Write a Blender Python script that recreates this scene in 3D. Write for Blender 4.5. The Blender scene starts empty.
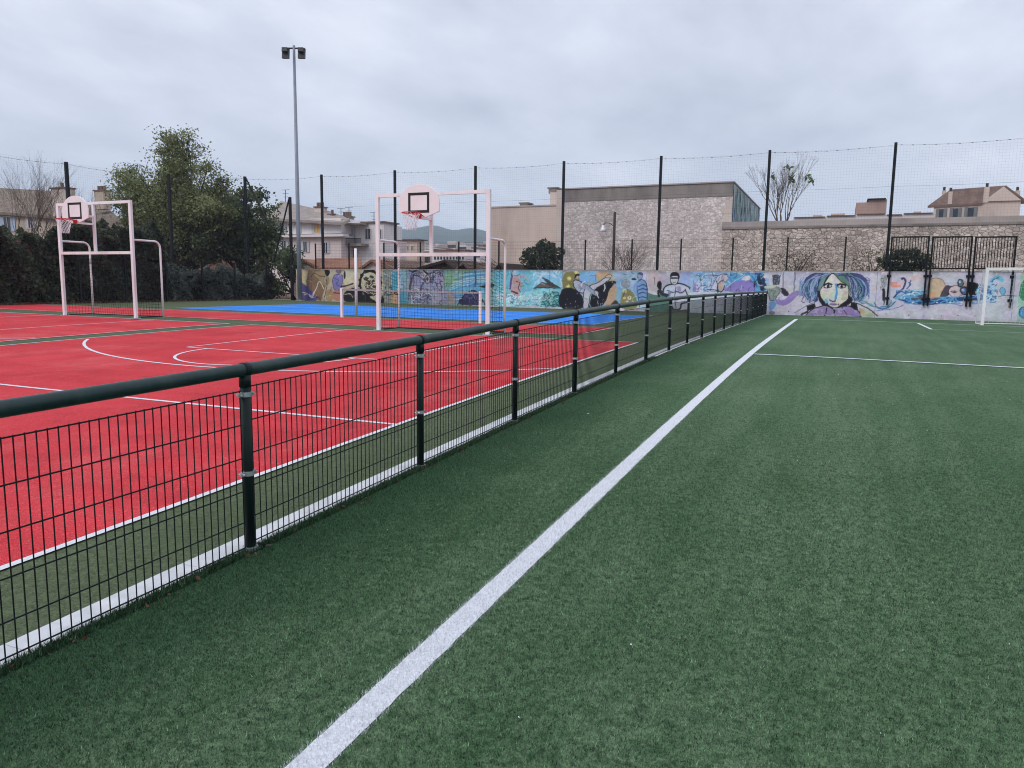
import bpy, math, random
import numpy as np
from mathutils import Vector, Matrix
random.seed(7); rng = np.random.default_rng(7)
R_ = math.radians
sc = bpy.context.scene
COL = sc.collection

# ---------------------------------------------------------------- camera
F_PX = 742.0
RM = np.array([[0.9157, 0.0645, -0.3967], [0.4017, -0.1144, 0.9086], [0.0132, -0.9913, -0.1307]])
# rows world X(right of fence), Y(along fence), Z(up); columns camera right, down, forward
cam_d = bpy.data.cameras.new('camera'); cam = bpy.data.objects.new('camera', cam_d); COL.objects.link(cam)
cam_d.sensor_width = 36.0; cam_d.lens = F_PX / 1024 * 36
cam_d.clip_start = 0.05; cam_d.clip_end = 20000
M = Matrix(((RM[0][0], -RM[0][1], -RM[0][2], 0), (RM[1][0], -RM[1][1], -RM[1][2], 0), (RM[2][0], -RM[2][1], -RM[2][2], 1.6), (0, 0, 0, 1)))
q = M.to_quaternion(); cam.rotation_mode = 'QUATERNION'; cam.rotation_quaternion = q; cam.location = (0, 0, 1.6)
sc.camera = cam

# ---------------------------------------------------------------- exposure, world, sun
sc.view_settings.view_transform = 'Standard'; sc.view_settings.look = 'None'
sc.view_settings.exposure = 0.35; sc.view_settings.gamma = 1.0; sc.view_settings.use_curve_mapping = False
SUN_EL, SUN_AZ = R_(42), R_(205)
w = bpy.data.worlds.new('World'); sc.world = w; w.use_nodes = True
nt = w.node_tree; N = nt.nodes; L = nt.links
for n in list(N): N.remove(n)
out = N.new('ShaderNodeOutputWorld'); bg = N.new('ShaderNodeBackground'); bg.inputs['Strength'].default_value = 0.1
L.new(bg.outputs[0], out.inputs[0])
sky = N.new('ShaderNodeTexSky'); sky.sky_type = 'NISHITA'; sky.sun_disc = False
sky.sun_elevation = SUN_EL; sky.sun_rotation = SUN_AZ
tc = N.new('ShaderNodeTexCoord')
sep = N.new('ShaderNodeSeparateXYZ'); L.new(tc.outputs['Generated'], sep.inputs[0])
# project the view direction on a cloud deck: (x, y) / (z + 0.12)
def mth(op, a, b=None, c=None):
    n = N.new('ShaderNodeMath'); n.operation = op
    for i, v in enumerate((a, b, c)):
        if v is None: continue
        if hasattr(v, 'is_linked') or hasattr(v, 'links'): L.new(v, n.inputs[i])
        else: n.inputs[i].default_value = v
    return n.outputs[0]
zz = mth('ADD', mth('MAXIMUM', sep.outputs[2], 0.0), 0.14)
cx = mth('DIVIDE', sep.outputs[0], zz); cy = mth('DIVIDE', sep.outputs[1], zz)
cmb = N.new('ShaderNodeCombineXYZ'); L.new(cx, cmb.inputs[0]); L.new(cy, cmb.inputs[1])
def wnoise(scale, detail, rough, dist, off):
    mp = N.new('ShaderNodeMapping'); mp.inputs['Location'].default_value = off; mp.inputs['Rotation'].default_value = (0, 0, R_(35)); mp.inputs['Scale'].default_value = (1.0, 0.62, 1)
    L.new(cmb.outputs[0], mp.inputs[0])
    n = N.new('ShaderNodeTexNoise'); n.inputs['Scale'].default_value = scale; n.inputs['Detail'].default_value = detail
    n.inputs['Roughness'].default_value = rough; n.inputs['Distortion'].default_value = dist
    L.new(mp.outputs[0], n.inputs['Vector']); return n.outputs['Fac']
n1 = wnoise(0.55, 7, 0.52, 0.25, (3.1, 1.7, 0)); n2 = wnoise(1.9, 6, 0.55, 0.1, (9.2, 4.4, 0))
cl = mth('ADD', mth('MULTIPLY', n1, 0.7), mth('MULTIPLY', n2, 0.3))
ramp = N.new('ShaderNodeValToRGB'); L.new(cl, ramp.inputs[0])
e = ramp.color_ramp.elements
e[0].position = 0.39; e[0].color = (0.39, 0.43, 0.52, 1)
e[1].position = 0.49; e[1].color = (0.56, 0.60, 0.69, 1)
x = e.new(0.555); x.color = (0.69, 0.725, 0.81, 1)
x = e.new(0.625); x.color = (0.93, 0.95, 1.0, 1)
# overcast dome: grey, brighter towards the zenith
up = N.new('ShaderNodeMapRange'); L.new(sep.outputs[2], up.inputs[0])
up.inputs[1].default_value = 0.0; up.inputs[2].default_value = 1.0; up.inputs[3].default_value = 7.6; up.inputs[4].default_value = 18.0
hz = N.new('ShaderNodeMapRange'); L.new(sep.outputs[2], hz.inputs[0]); hz.interpolation_type = 'SMOOTHSTEP'
hz.inputs[1].default_value = -0.02; hz.inputs[2].default_value = 0.34; hz.inputs[3].default_value = 1.0; hz.inputs[4].default_value = 0.0
mh = N.new('ShaderNodeMix'); mh.data_type = 'RGBA'; L.new(mth('MULTIPLY', hz.outputs[0], 0.75), mh.inputs['Factor'])
L.new(ramp.outputs[0], mh.inputs[6]); mh.inputs[7].default_value = (0.57, 0.64, 0.76, 1)
vm = N.new('ShaderNodeVectorMath'); vm.operation = 'SCALE'; L.new(mh.outputs[2], vm.inputs[0]); L.new(up.outputs[0], vm.inputs['Scale'])
def glow(az, el, s1, amp):
    d_ = (math.sin(R_(az)) * math.cos(R_(el)), math.cos(R_(az)) * math.cos(R_(el)), math.sin(R_(el)))
    n_ = N.new('ShaderNodeVectorMath'); n_.operation = 'DOT_PRODUCT'; nv = N.new('ShaderNodeVectorMath'); nv.operation = 'NORMALIZE'; L.new(tc.outputs['Generated'], nv.inputs[0]); L.new(nv.outputs[0], n_.inputs[0]); n_.inputs[1].default_value = d_
    mr = N.new('ShaderNodeMapRange'); mr.interpolation_type = 'SMOOTHSTEP'; L.new(n_.outputs['Value'], mr.inputs[0]); mr.inputs[1].default_value = math.cos(R_(s1)); mr.inputs[2].default_value = 1; mr.inputs[3].default_value = 0; mr.inputs[4].default_value = amp; return mr.outputs[0]
gl = mth('ADD', glow(-13, 16, 15, .055), glow(9, 17, 16, .05)); L.new(mth('ADD', cl, gl), ramp.inputs[0])
mx = N.new('ShaderNodeMix'); mx.data_type = 'RGBA'; mx.inputs['Factor'].default_value = 0.93
L.new(sky.outputs[0], mx.inputs[6]); L.new(vm.outputs[0], mx.inputs[7]); L.new(mx.outputs[2], bg.inputs[0])

sd = bpy.data.lights.new('sun', 'SUN'); sd.energy = 1.2; sd.angle = R_(25); sd.color = (1.0, 0.95, 0.88)
so = bpy.data.objects.new('sun', sd); COL.objects.link(so)
# sun stands where the sky texture has it (rotation measured from +Y towards +X)
sdir = Vector((math.sin(SUN_AZ) * math.cos(SUN_EL), math.cos(SUN_AZ) * math.cos(SUN_EL), math.sin(SUN_EL)))
so.rotation_mode = 'QUATERNION'; so.rotation_quaternion = sdir.to_track_quat('Z', 'Y')
sc.cycles.max_bounces = 6; sc.cycles.transparent_max_bounces = 16; sc.cycles.use_denoising = True; sc.cycles.filter_width = 1.05

# ---------------------------------------------------------------- measuring helpers: turn a photo pixel into a point of the real place
def ray(px, py):
    v = np.array([px - 512.0, py - 384.0, F_PX]); return RM @ v
def atY(px, py, Y):
    d = ray(px, py); p = d * (Y / d[1]); return np.array([p[0], p[1], p[2] + 1.6])
def atX(px, py, X):
    d = ray(px, py); p = d * (X / d[0]); return np.array([p[0], p[1], p[2] + 1.6])
def atZ(px, py, Z):
    d = ray(px, py); p = d * ((Z - 1.6) / d[2]); return np.array([p[0], p[1], Z])
TY = [-20, 0, 3.5, 5.5, 7.5, 9.5, 11.5, 13.5, 15.5, 17.5, 21, 26, 40, 300]
TZ = [-.27, -.11, .005, .073, .136, .191, .237, .277, .31, .335, .355, .375, .42, .42]
def gz(x, y):
    x = np.asarray(x, float); y = np.asarray(y, float)
    return np.interp(y, TY, TZ) + .006 * np.clip(-x - 10, 0, 40) * np.interp(y, [0, 10], [0, 1]) - .008 * np.clip(x, 0, 25)
def g(x, y): return float(gz(x, y))

# ---------------------------------------------------------------- materials
def lin(c):
    return tuple((v / 12.92 if v <= .04045 else ((v + .055) / 1.055) ** 2.4) for v in c)
def s255(r, g_, b): return lin((r / 255, g_ / 255, b / 255))
MATS = {}
class Mt:
    def __init__(s, name, rough=0.8, spec=0.3, metal=0.0):
        s.m = bpy.data.materials.new(name); s.m.use_nodes = True; s.t = s.m.node_tree
        s.b = s.t.nodes['Principled BSDF']; s.b.inputs['Roughness'].default_value = rough
        s.b.inputs['Specular IOR Level'].default_value = spec; s.b.inputs['Metallic'].default_value = metal
        s.tc = s.t.nodes.new('ShaderNodeTexCoord')
    def link(s, a, b): s.t.links.new(a, b)
    def set(s, inp, v):
        if hasattr(v, 'links'): s.link(v, inp)
        else: inp.default_value = v if not isinstance(v, tuple) or len(v) != 3 or inp.type != 'RGBA' else (*v, 1)
    def math(s, op, a, b=None, clamp=False):
        n = s.t.nodes.new('ShaderNodeMath'); n.operation = op; n.use_clamp = clamp
        s.set(n.inputs[0], a)
        if b is not None: s.set(n.inputs[1], b)
        return n.outputs[0]
    def map(s, scale=(1, 1, 1), src='Object', loc=(0, 0, 0), rot=(0, 0, 0)):
        n = s.t.nodes.new('ShaderNodeMapping'); n.inputs['Scale'].default_value = scale
        n.inputs['Location'].default_value = loc; n.inputs['Rotation'].default_value = rot
        s.link(s.tc.outputs[src] if isinstance(src, str) else src, n.inputs[0]); return n.outputs[0]
    def noise(s, vec, scale, detail=3, rough=.55, dist=0):
        n = s.t.nodes.new('ShaderNodeTexNoise'); s.link(vec, n.inputs['Vector'])
        n.inputs['Scale'].default_value = scale; n.inputs['Detail'].default_value = detail
        n.inputs['Roughness'].default_value = rough; n.inputs['Distortion'].default_value = dist; return n.outputs['Fac']
    def vor(s, vec, scale, feature='F1', rand=1.0):
        n = s.t.nodes.new('ShaderNodeTexVoronoi'); n.feature = feature; s.link(vec, n.inputs['Vector'])
        n.inputs['Scale'].default_value = scale; n.inputs['Randomness'].default_value = rand; return n
    def rng(s, v, a, b, c, d, smooth=False):
        n = s.t.nodes.new('ShaderNodeMapRange'); s.set(n.inputs[0], v)
        if smooth: n.interpolation_type = 'SMOOTHSTEP'
        for i, k in enumerate((a, b, c, d)): n.inputs[i + 1].default_value = k
        return n.outputs[0]
    def mix(s, f, a, b, mode='MIX'):
        n = s.t.nodes.new('ShaderNodeMix'); n.data_type = 'RGBA'; n.blend_type = mode
        s.set(n.inputs['Factor'], f); s.set(n.inputs[6], a); s.set(n.inputs[7], b); return n.outputs[2]
    def scale(s, col, f):
        n = s.t.nodes.new('ShaderNodeVectorMath'); n.operation = 'SCALE'; s.set(n.inputs[0], col); s.set(n.inputs['Scale'], f); return n.outputs[0]
    def sepx(s, src='Object'):
        n = s.t.nodes.new('ShaderNodeSeparateXYZ'); s.link(s.tc.outputs[src], n.inputs[0]); return n.outputs
    def attr(s, name):
        n = s.t.nodes.new('ShaderNodeAttribute'); n.attribute_name = name; return n
    def bump(s, h, strength=.4, dist=.01):
        n = s.t.nodes.new('ShaderNodeBump'); n.inputs['Strength'].default_value = strength; n.inputs['Distance'].default_value = dist
        s.link(h, n.inputs['Height']); s.link(n.outputs[0], s.b.inputs['Normal'])
    def col(s, c): s.set(s.b.inputs['Base Color'], c)

def plain(name, c, rough=.7, spec=.3, metal=0, var=.15, scale=3.0, bump=0, dirt=None):
    k = Mt(name, rough, spec, metal); v = k.map()
    n = k.noise(v, scale, 5, .6)
    colr = k.scale(c, k.rng(n, .25, .75, 1 - var, 1 + var))
    if dirt:
        n2 = k.noise(k.map((1, 1, .25)), scale * .6, 5, .65)
        colr = k.mix(k.rng(n2, .48, .72, 0, .8), colr, dirt)
    k.col(colr)
    if bump: k.bump(k.noise(v, scale * 8, 4), bump)
    MATS[name] = k.m; return k.m

def turf_colour(k, dark, mid, light, edge=False):
    v = k.map()
    big = k.noise(v, .35, 4, .6); patch = k.noise(k.map((1, .6, 1)), 1.6, 4, .6)
    streak = k.noise(k.map((1, .05, 1)), 3.2, 3, .6)
    t = k.math('ADD', k.math('MULTIPLY', big, .40), k.math('ADD', k.math('MULTIPLY', patch, .25), k.math('MULTIPLY', streak, .35)))
    c = k.mix(k.rng(t, .40, .60, 0, 1), mid, light)
    fine = k.noise(v, 22, 4, .7)
    c = k.mix(k.rng(fine, .42, .66, 0, .75), c, dark)
    if edge:      # darker pile along the railing
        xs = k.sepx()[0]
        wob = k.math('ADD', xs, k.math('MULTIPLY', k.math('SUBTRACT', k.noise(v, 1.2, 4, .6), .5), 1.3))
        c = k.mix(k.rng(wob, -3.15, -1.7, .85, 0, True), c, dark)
    return c
def mat_turf(name, dark, mid, light, edge=False, fineamp=.5):
    k = Mt(name, .95, .12); c = turf_colour(k, dark, mid, light, edge)
    v = k.map()
    gr = k.noise(v, 160, 2, .6); gr2 = k.noise(v, 60, 3, .7)
    gsum = k.math('ADD', k.math('MULTIPLY', gr, .5), k.math('MULTIPLY', gr2, .5))
    c = k.scale(c, k.rng(gsum, .36, .64, 1 - fineamp, 1 + fineamp))
    k.col(c); k.bump(gsum, .6, .012); MATS[name] = k.m; return k.m
G_DARK, G_MID, G_LIGHT = (.022, .059, .026), (.062, .118, .058), (.112, .174, .10)
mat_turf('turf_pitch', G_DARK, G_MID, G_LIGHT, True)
mat_turf('turf_olive', (.045, .06, .032), (.078, .103, .054), (.106, .130, .074))
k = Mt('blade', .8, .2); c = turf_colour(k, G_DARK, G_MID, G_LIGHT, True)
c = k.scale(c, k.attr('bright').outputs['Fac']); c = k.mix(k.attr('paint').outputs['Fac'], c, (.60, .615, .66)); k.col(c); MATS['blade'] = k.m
def mat_court(name, c1, c2, pale):
    k = Mt(name, .9, .15); v = k.map()
    t = k.noise(v, .5, 5, .65); st = k.noise(k.map((.08, 1, 1)), 2.0, 3, .6)
    c = k.mix(k.rng(k.math('ADD', k.math('MULTIPLY', t, .6), k.math('MULTIPLY', st, .4)), .38, .62, 0, 1), c1, c2)
    sand = k.noise(v, 45, 4, .75)
    c = k.mix(k.rng(sand, .55, .75, 0, .6), c, pale)
    c = k.mix(k.rng(k.noise(k.map((1, .45, 1)), .9, 6, .7), .52, .72, 0, .22), c, pale)
    c = k.scale(c, k.rng(k.noise(k.map(loc=(7, 3, 0)), 1.7, 6, .7), .35, .5, .84, 1.0))
    gr = k.noise(v, 130, 2, .6); c = k.scale(c, k.rng(gr, .33, .67, .52, 1.48))
    k.col(c); k.bump(gr, .5, .008); MATS[name] = k.m
mat_court('court_red', (.43, .024, .033), (.54, .042, .053), (.66, .24, .23))
mat_court('court_blue', (.020, .17, .60), (.03, .23, .70), (.22, .36, .62))
k = Mt('line_white', .9, .2); v = k.map()
c = k.scale((.62, .635, .68), k.rng(k.noise(v, 90, 3, .7), .3, .7, .78, 1.15)); c = k.mix(k.rng(k.noise(v, 14, 4, .7), .58, .75, 0, .55), c, (.30, .36, .33)); k.col(c); k.bump(k.noise(v, 120, 2), .5, .01); MATS['line_white'] = k.m
k = Mt('line_faded', .9, .2); v = k.map()
c = k.mix(k.rng(k.noise(v, 10, 4, .75), .42, .68, 0, .6), (.62, .58, .60), (.45, .22, .24)); k.col(c); MATS['line_faded'] = k.m

plain('rail_green', (.008, .027, .026), .42, .32, 0, .25, 9, 0, (.03, .05, .045))
plain('post_green', (.004, .012, .011), .5, .22, 0, .3, 9)
plain('wire_green', (.004, .009, .009), .6, .15)
plain('black_metal', (.005, .006, .008), .6, .2)
plain('dark_post', (.007, .011, .013), .6, .2)
plain('net_thread', (.07, .08, .095), .8, .1)
plain('galvanised', (.42, .44, .46), .4, .5, .6, .3, 30)
plain('mast_metal', (.20, .22, .26), .5, .5, .2, .15, 2)
plain('goal_white', (.77, .765, .77), .4, .4, 0, .06, 3, 0, (.55, .48, .5))
plain('board_white', (.76, .735, .75), .45, .4, 0, .05, 3)
plain('paint_black', (.012, .012, .014), .5, .3)
plain('paint_red', (.55, .03, .04), .45, .4)
plain('net_white', (.75, .75, .78), .8, .2)
plain('net_tape', (.30, .31, .34), .8, .2)
plain('net_dark', (.02, .022, .024), .8, .2)
plain('kerb_concrete', (.54, .55, .58), .85, .25, 0, .12, 5, .3, (.36, .38, .38))
plain('lamp_glass', (.35, .38, .42), .2, .6)
plain('lamp_black', (.02, .022, .026), .5, .4)
plain('beige_render', (.58, .48, .425), .9, .1, 0, .06, .5, .1, (.36, .28, .24))
plain('cream_render', (.56, .48, .43), .9, .1, 0, .08, .6, .1, (.38, .30, .26))
plain('white_render', (.70, .66, .66), .9, .1, 0, .06, .5, .1, (.45, .40, .42))
plain('pink_render', (.64, .54, .53), .9, .1, 0, .08, .5, .1, (.42, .34, .34))
plain('ochre_render', (.42, .35, .29), .9, .1, 0, .12, .5, .1, (.30, .23, .18))
plain('grey_cement', (.26, .23, .21), .9, .1, 0, .2, .9, .15, (.11, .10, .095))
plain('coping_stone', (.40, .35, .33), .9, .1, 0, .15, .7, .15, (.24, .21, .2))
plain('window_dark', (.02, .025, .035), .15, .6)
plain('shutter', (.16, .17, .18), .7, .2)
plain('shutter_pale', (.42, .44, .48), .7, .2)
plain('shutter_blue', (.35, .42, .55), .7, .2)
plain('timber', (.05, .035, .028), .7, .2)
plain('bark', (.055, .042, .035), .9, .1, 0, .3, 6, .4)
plain('twig', (.13, .10, .085), .9, .1, 0, .3, 6)
plain('far_green', (.035, .055, .03), .95, .05, 0, .4, .02)
plain('dry_earth', (.16, .11, .085), .95, .05, 0, .35, 1.2, .3)
plain('city_white', (.62, .58, .58), .9, .1, 0, .1, .05)
plain('city_warm', (.50, .40, .34), .9, .1, 0, .12, .05)
k = Mt('amber_lit_pane', .8, .2); k.col((.65, .38, .10)); MATS['amber_lit_pane'] = k.m  # lit window: its amber light is put into the pane colour
def mat_tiles(name, a, b, s=1.0):
    k = Mt(name, .9, .1); v = k.map()
    w1 = k.t.nodes.new('ShaderNodeTexWave'); w1.inputs['Scale'].default_value = 1.6 * s; w1.inputs['Distortion'].default_value = .6; k.link(k.map((1, 0, 0)), w1.inputs['Vector'])
    c = k.mix(k.rng(k.noise(v, 1.4, 5, .7), .35, .65, 0, 1), a, b)
    c = k.mix(k.rng(k.noise(v, 4, 4, .7), .6, .75, 0, .7), c, (.09, .07, .055))
    c = k.scale(c, k.rng(w1.outputs['Fac'], 0, 1, .65, 1.1)); k.col(c); k.bump(w1.outputs['Fac'], .5, .05); MATS[name] = k.m
mat_tiles('tile_roof', (.24, .105, .07), (.34, .19, .13)); mat_tiles('tile_old', (.19, .15, .12), (.29, .24, .20), 3); mat_tiles('tile_pale', (.30, .26, .24), (.42, .36, .33), 3); mat_tiles('tile_dull', (.17, .115, .10), (.27, .19, .16), 3)
def mat_rubble(name, a, b, mortar, scale, mw):
    k = Mt(name, .95, .1)
    warp = k.t.nodes.new('ShaderNodeTexNoise'); warp.inputs['Scale'].default_value = 1.5; k.link(k.tc.outputs['Object'], warp.inputs['Vector'])
    add = k.t.nodes.new('ShaderNodeVectorMath'); add.operation = 'MULTIPLY_ADD'; k.link(warp.outputs['Color'], add.inputs[0]); add.inputs[1].default_value = (.35, .35, .35); k.link(k.tc.outputs['Object'], add.inputs[2])
    v = k.map((1, 1, 1.45), add.outputs[0])
    ce = k.vor(v, scale); ed = k.vor(v, scale, 'DISTANCE_TO_EDGE')
    hs = k.t.nodes.new('ShaderNodeSeparateColor'); k.link(ce.outputs['Color'], hs.inputs[0])
    c = k.mix(hs.outputs[0], a, b)
    c = k.scale(c, k.rng(hs.outputs[1], 0, 1, .72, 1.2))
    c = k.mix(k.rng(k.noise(k.map(), 14, 4, .7), .4, .7, 0, .5), c, mortar)
    c = k.mix(k.rng(ed.outputs['Distance'], mw * .3, mw, 1, 0), c, mortar)
    c = k.scale(c, k.rng(k.noise(k.map((1, 1, .5)), .5, 5, .65), .3, .7, .75, 1.15))
    k.col(c); k.bump(k.rng(ed.outputs['Distance'], 0, mw * 1.6, 0, 1), .6, .03); MATS[name] = k.m
mat_rubble('rubble_small', (.73, .645, .62), (.60, .53, .505), (.45, .395, .375), 5.6, .065)
mat_rubble('rubble_big', (.74, .64, .575), (.52, .445, .40), (.25, .21, .185), 4.2, .075)
plain('pale_brick', (.36, .25, .215), .9, .1, 0, .12, .8, .1, (.25, .18, .16))
k = Mt('brick', .9, .1); b_ = k.t.nodes.new('ShaderNodeTexBrick'); b_.inputs['Scale'].default_value = 4; k.link(k.map((1, 1, 1), rot=(R_(90), 0, 0)), b_.inputs['Vector'])
b_.inputs['Color1'].default_value = (.30, .13, .10, 1); b_.inputs['Color2'].default_value = (.22, .10, .08, 1); b_.inputs['Mortar'].default_value = (.30, .24, .2, 1); k.col(b_.outputs[0]); MATS['brick'] = k.m
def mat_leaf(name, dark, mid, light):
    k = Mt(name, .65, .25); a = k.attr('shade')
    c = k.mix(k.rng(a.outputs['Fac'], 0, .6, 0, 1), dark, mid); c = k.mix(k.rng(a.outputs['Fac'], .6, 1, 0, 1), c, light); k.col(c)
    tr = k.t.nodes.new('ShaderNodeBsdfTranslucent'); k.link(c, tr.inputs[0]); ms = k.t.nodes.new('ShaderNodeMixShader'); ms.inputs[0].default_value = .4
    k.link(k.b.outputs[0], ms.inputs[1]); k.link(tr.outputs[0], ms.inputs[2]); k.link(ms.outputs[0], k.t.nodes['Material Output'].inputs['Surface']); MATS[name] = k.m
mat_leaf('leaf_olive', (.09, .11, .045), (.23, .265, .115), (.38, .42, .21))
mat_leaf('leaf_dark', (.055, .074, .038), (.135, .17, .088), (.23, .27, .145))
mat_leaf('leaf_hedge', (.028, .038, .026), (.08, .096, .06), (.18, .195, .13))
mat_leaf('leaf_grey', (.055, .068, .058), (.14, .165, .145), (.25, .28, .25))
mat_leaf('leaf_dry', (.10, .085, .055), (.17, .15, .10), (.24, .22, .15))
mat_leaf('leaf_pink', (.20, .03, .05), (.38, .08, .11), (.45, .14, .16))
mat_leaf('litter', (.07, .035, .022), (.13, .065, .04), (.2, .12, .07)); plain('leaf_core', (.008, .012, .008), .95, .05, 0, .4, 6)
mat_leaf('leaf_green', (.05, .075, .03), (.12, .18, .06), (.22, .30, .12))
MATS['mural'] = None

# ---------------------------------------------------------------- mesh helpers
class MB:
    def __init__(s): s.v = []; s.f = []; s.n = 0
    def add(s, vs, fs):
        b = s.n; s.v.extend([tuple(map(float, p)) for p in vs]); s.f.extend([tuple(b + i for i in f) for f in fs]); s.n += len(vs); return s
    def box(s, x0, x1, y0, y1, z0, z1):
        return s.add([(x0, y0, z0), (x1, y0, z0), (x1, y1, z0), (x0, y1, z0), (x0, y0, z1), (x1, y0, z1), (x1, y1, z1), (x0, y1, z1)],
                     [(3, 2, 1, 0), (4, 5, 6, 7), (0, 1, 5, 4), (1, 2, 6, 5), (2, 3, 7, 6), (3, 0, 4, 7)])
    def tube(s, pts, r, n=8, caps=True):
        pts = [Vector(p) for p in pts]; rs = r if isinstance(r, (list, tuple)) else [r] * len(pts)
        ref = None; rings = []
        for i, p in enumerate(pts):
            a = pts[max(0, i - 1)]; c = pts[min(len(pts) - 1, i + 1)]; t = (c - a)
            if t.length < 1e-9: t = Vector((0, 0, 1))
            t.normalize()
            if ref is None: ref = Vector((0, 0, 1)) if abs(t.z) < .9 else Vector((0, 1, 0))
            u = (ref - t * ref.dot(t)).normalized(); ref = u; w_ = t.cross(u)
            rings.append([p + (u * math.cos(2 * math.pi * (j + .5) / n) + w_ * math.sin(2 * math.pi * (j + .5) / n)) * rs[i] for j in range(n)])
        vs = [q_ for rg in rings for q_ in rg]; fs = []
        for i in range(len(pts) - 1):
            for j in range(n):
                a = i * n + j; b = i * n + (j + 1) % n; fs.append((a, b, b + n, a + n))
        if caps: fs.append(tuple(range(n))[::-1]); fs.append(tuple(range((len(pts) - 1) * n, len(pts) * n)))
        return s.add(vs, fs)
    def prismY(s, poly, y0, y1):       # poly of (x, z)
        n = len(poly); vs = [(x, y0, z) for x, z in poly] + [(x, y1, z) for x, z in poly]
        return s.add(vs, [tuple(range(n)), tuple(range(2 * n - 1, n - 1, -1))] + [(i, i + n, (i + 1) % n + n, (i + 1) % n) for i in range(n)])
    def slab(s, pts, th):              # four corners (any planar quad), thickness downwards
        p = [Vector(q_) for q_ in pts]; d = Vector((0, 0, -th)); vs = p + [a + d for a in p]; n = len(p)
        return s.add(vs, [tuple(range(n)), tuple(range(2 * n - 1, n - 1, -1))] + [(i, i + n, (i + 1) % n + n, (i + 1) % n) for i in range(n)])
    def build(s, name, mat, parent=None, smooth=False, fix=True):
        me = bpy.data.meshes.new(name); me.from_pydata(s.v, [], s.f); me.validate()
        if fix:
            import bmesh
            bm = bmesh.new(); bm.from_mesh(me); bmesh.ops.recalc_face_normals(bm, faces=bm.faces); bm.to_mesh(me); bm.free()
        if smooth:
            me.polygons.foreach_set('use_smooth', [True] * len(me.polygons))
        me.materials.append(MATS[mat] if isinstance(mat, str) else mat)
        o = bpy.data.objects.new(name, me); COL.objects.link(o)
        if parent: o.parent = parent
        return o
def thing(name, label, cat, loc=(0, 0, 0), rz=0, group=None):
    o = bpy.data.objects.new(name, None); COL.objects.link(o); o.location = loc; o.rotation_euler = (0, 0, rz); o.empty_display_size = .3
    o['label'] = label; o['category'] = cat
    if group: o['group'] = group
    return o
def tag(o, label, cat, group=None):
    o['label'] = label; o['category'] = cat
    if group: o['group'] = group
    return o
def struct(o, kind='structure'): o['kind'] = kind; return o
def dup(root, loc, rz, label, group=None):
    r = root.copy(); COL.objects.link(r); r.location = loc; r.rotation_euler = (0, 0, rz); r['label'] = label
    if group: r['group'] = group
    for ch in list(root.children):
        c_ = ch.copy(); COL.objects.link(c_); c_.parent = r
        for g_ in ch.children:
            d = g_.copy(); COL.objects.link(d); d.parent = c_
    return r
def tri_mesh(name, V, F, mat, parent=None, attrs=None):
    """V (n,3), F (m,k) arrays"""
    me = bpy.data.meshes.new(name); kf = F.shape[1]
    me.vertices.add(len(V)); me.vertices.foreach_set('co', V.astype(np.float32).ravel())
    me.loops.add(F.size); me.loops.foreach_set('vertex_index', F.astype(np.int32).ravel())
    me.polygons.add(len(F)); me.polygons.foreach_set('loop_start', np.arange(0, F.size, kf, dtype=np.int32))
    me.polygons.foreach_set('loop_total', np.full(len(F), kf, dtype=np.int32)) if hasattr(me.polygons[0], 'loop_total') and False else None
    me.update(calc_edges=True)
    for nm, (dom, arr) in (attrs or {}).items():
        if arr.ndim == 1:
            a = me.attributes.new(nm, 'FLOAT', dom); a.data.foreach_set('value', arr.astype(np.float32))
        else:
            a = me.attributes.new(nm, 'FLOAT_COLOR', dom); a.data.foreach_set('color', np.hstack([arr, np.ones((len(arr), 1))]).astype(np.float32).ravel())
    me.materials.append(MATS[mat] if isinstance(mat, str) else mat)
    o = bpy.data.objects.new(name, me); COL.objects.link(o)
    if parent: o.parent = parent
    return o

# ---------------------------------------------------------------- ground sheets
def sheet(name, mat, x0, x1, y0, y1, dz, sx=None):
    ys = sorted(set([y0, y1] + [v for v in np.arange(math.ceil(y0 * 2) / 2, y1, .5) if y0 < v < y1]))
    xs = sorted(set([x0, x1] + [v for v in (-50, -40, -30, -20, -10, 0, 10, 20) if x0 < v < x1]))
    m = MB(); V = [(x, y, g(x, y) + dz) for y in ys for x in xs]; nx = len(xs)
    m.add(V, [(j * nx + i, j * nx + i + 1, (j + 1) * nx + i + 1, (j + 1) * nx + i) for j in range(len(ys) - 1) for i in range(nx - 1)])
    return m.build(name, mat, fix=False)
m = MB(); m.add([(-2600, -2600, -.45), (2600, -2600, -.45), (2600, 2600, -.45), (-2600, 2600, -.45)], [(0, 1, 2, 3)]); struct(m.build('ground', 'dry_earth', fix=False))
struct(sheet('turf_surround', 'turf_olive', -33.5, -3.34, -16, 37.6, 0))
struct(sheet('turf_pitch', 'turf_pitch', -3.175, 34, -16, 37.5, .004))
struct(sheet('planting_bed', 'dry_earth', -60, -33.5, -16, 60, .01))
struct(sheet('yard_ground', 'dry_earth', -33.5, 34, 37.9, 44.3, .35))
# kerb: a continuous concrete strip beneath the railing
m = MB()
ys = np.arange(-3, 37.4, .5)
for a, b in zip(ys[:-1], ys[1:]):
    for seg in ((a, b - .004 if abs(b % 1) < .01 else b),):
        y0, y1 = seg; z0, z1 = g(-3.3, y0), g(-3.3, y1)
        m.add([(-3.37, y0, z0 - .2), (-3.178, y0, z0 - .2), (-3.178, y1, z1 - .2), (-3.37, y1, z1 - .2), (-3.37, y0, z0 + .004), (-3.178, y0, z0 + .004), (-3.178, y1, z1 + .004), (-3.37, y1, z1 + .004)],
              [(3, 2, 1, 0), (4, 5, 6, 7), (0, 1, 5, 4), (1, 2, 6, 5), (2, 3, 7, 6), (3, 0, 4, 7)])
struct(m.build('kerb', 'kerb_concrete'))
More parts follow.
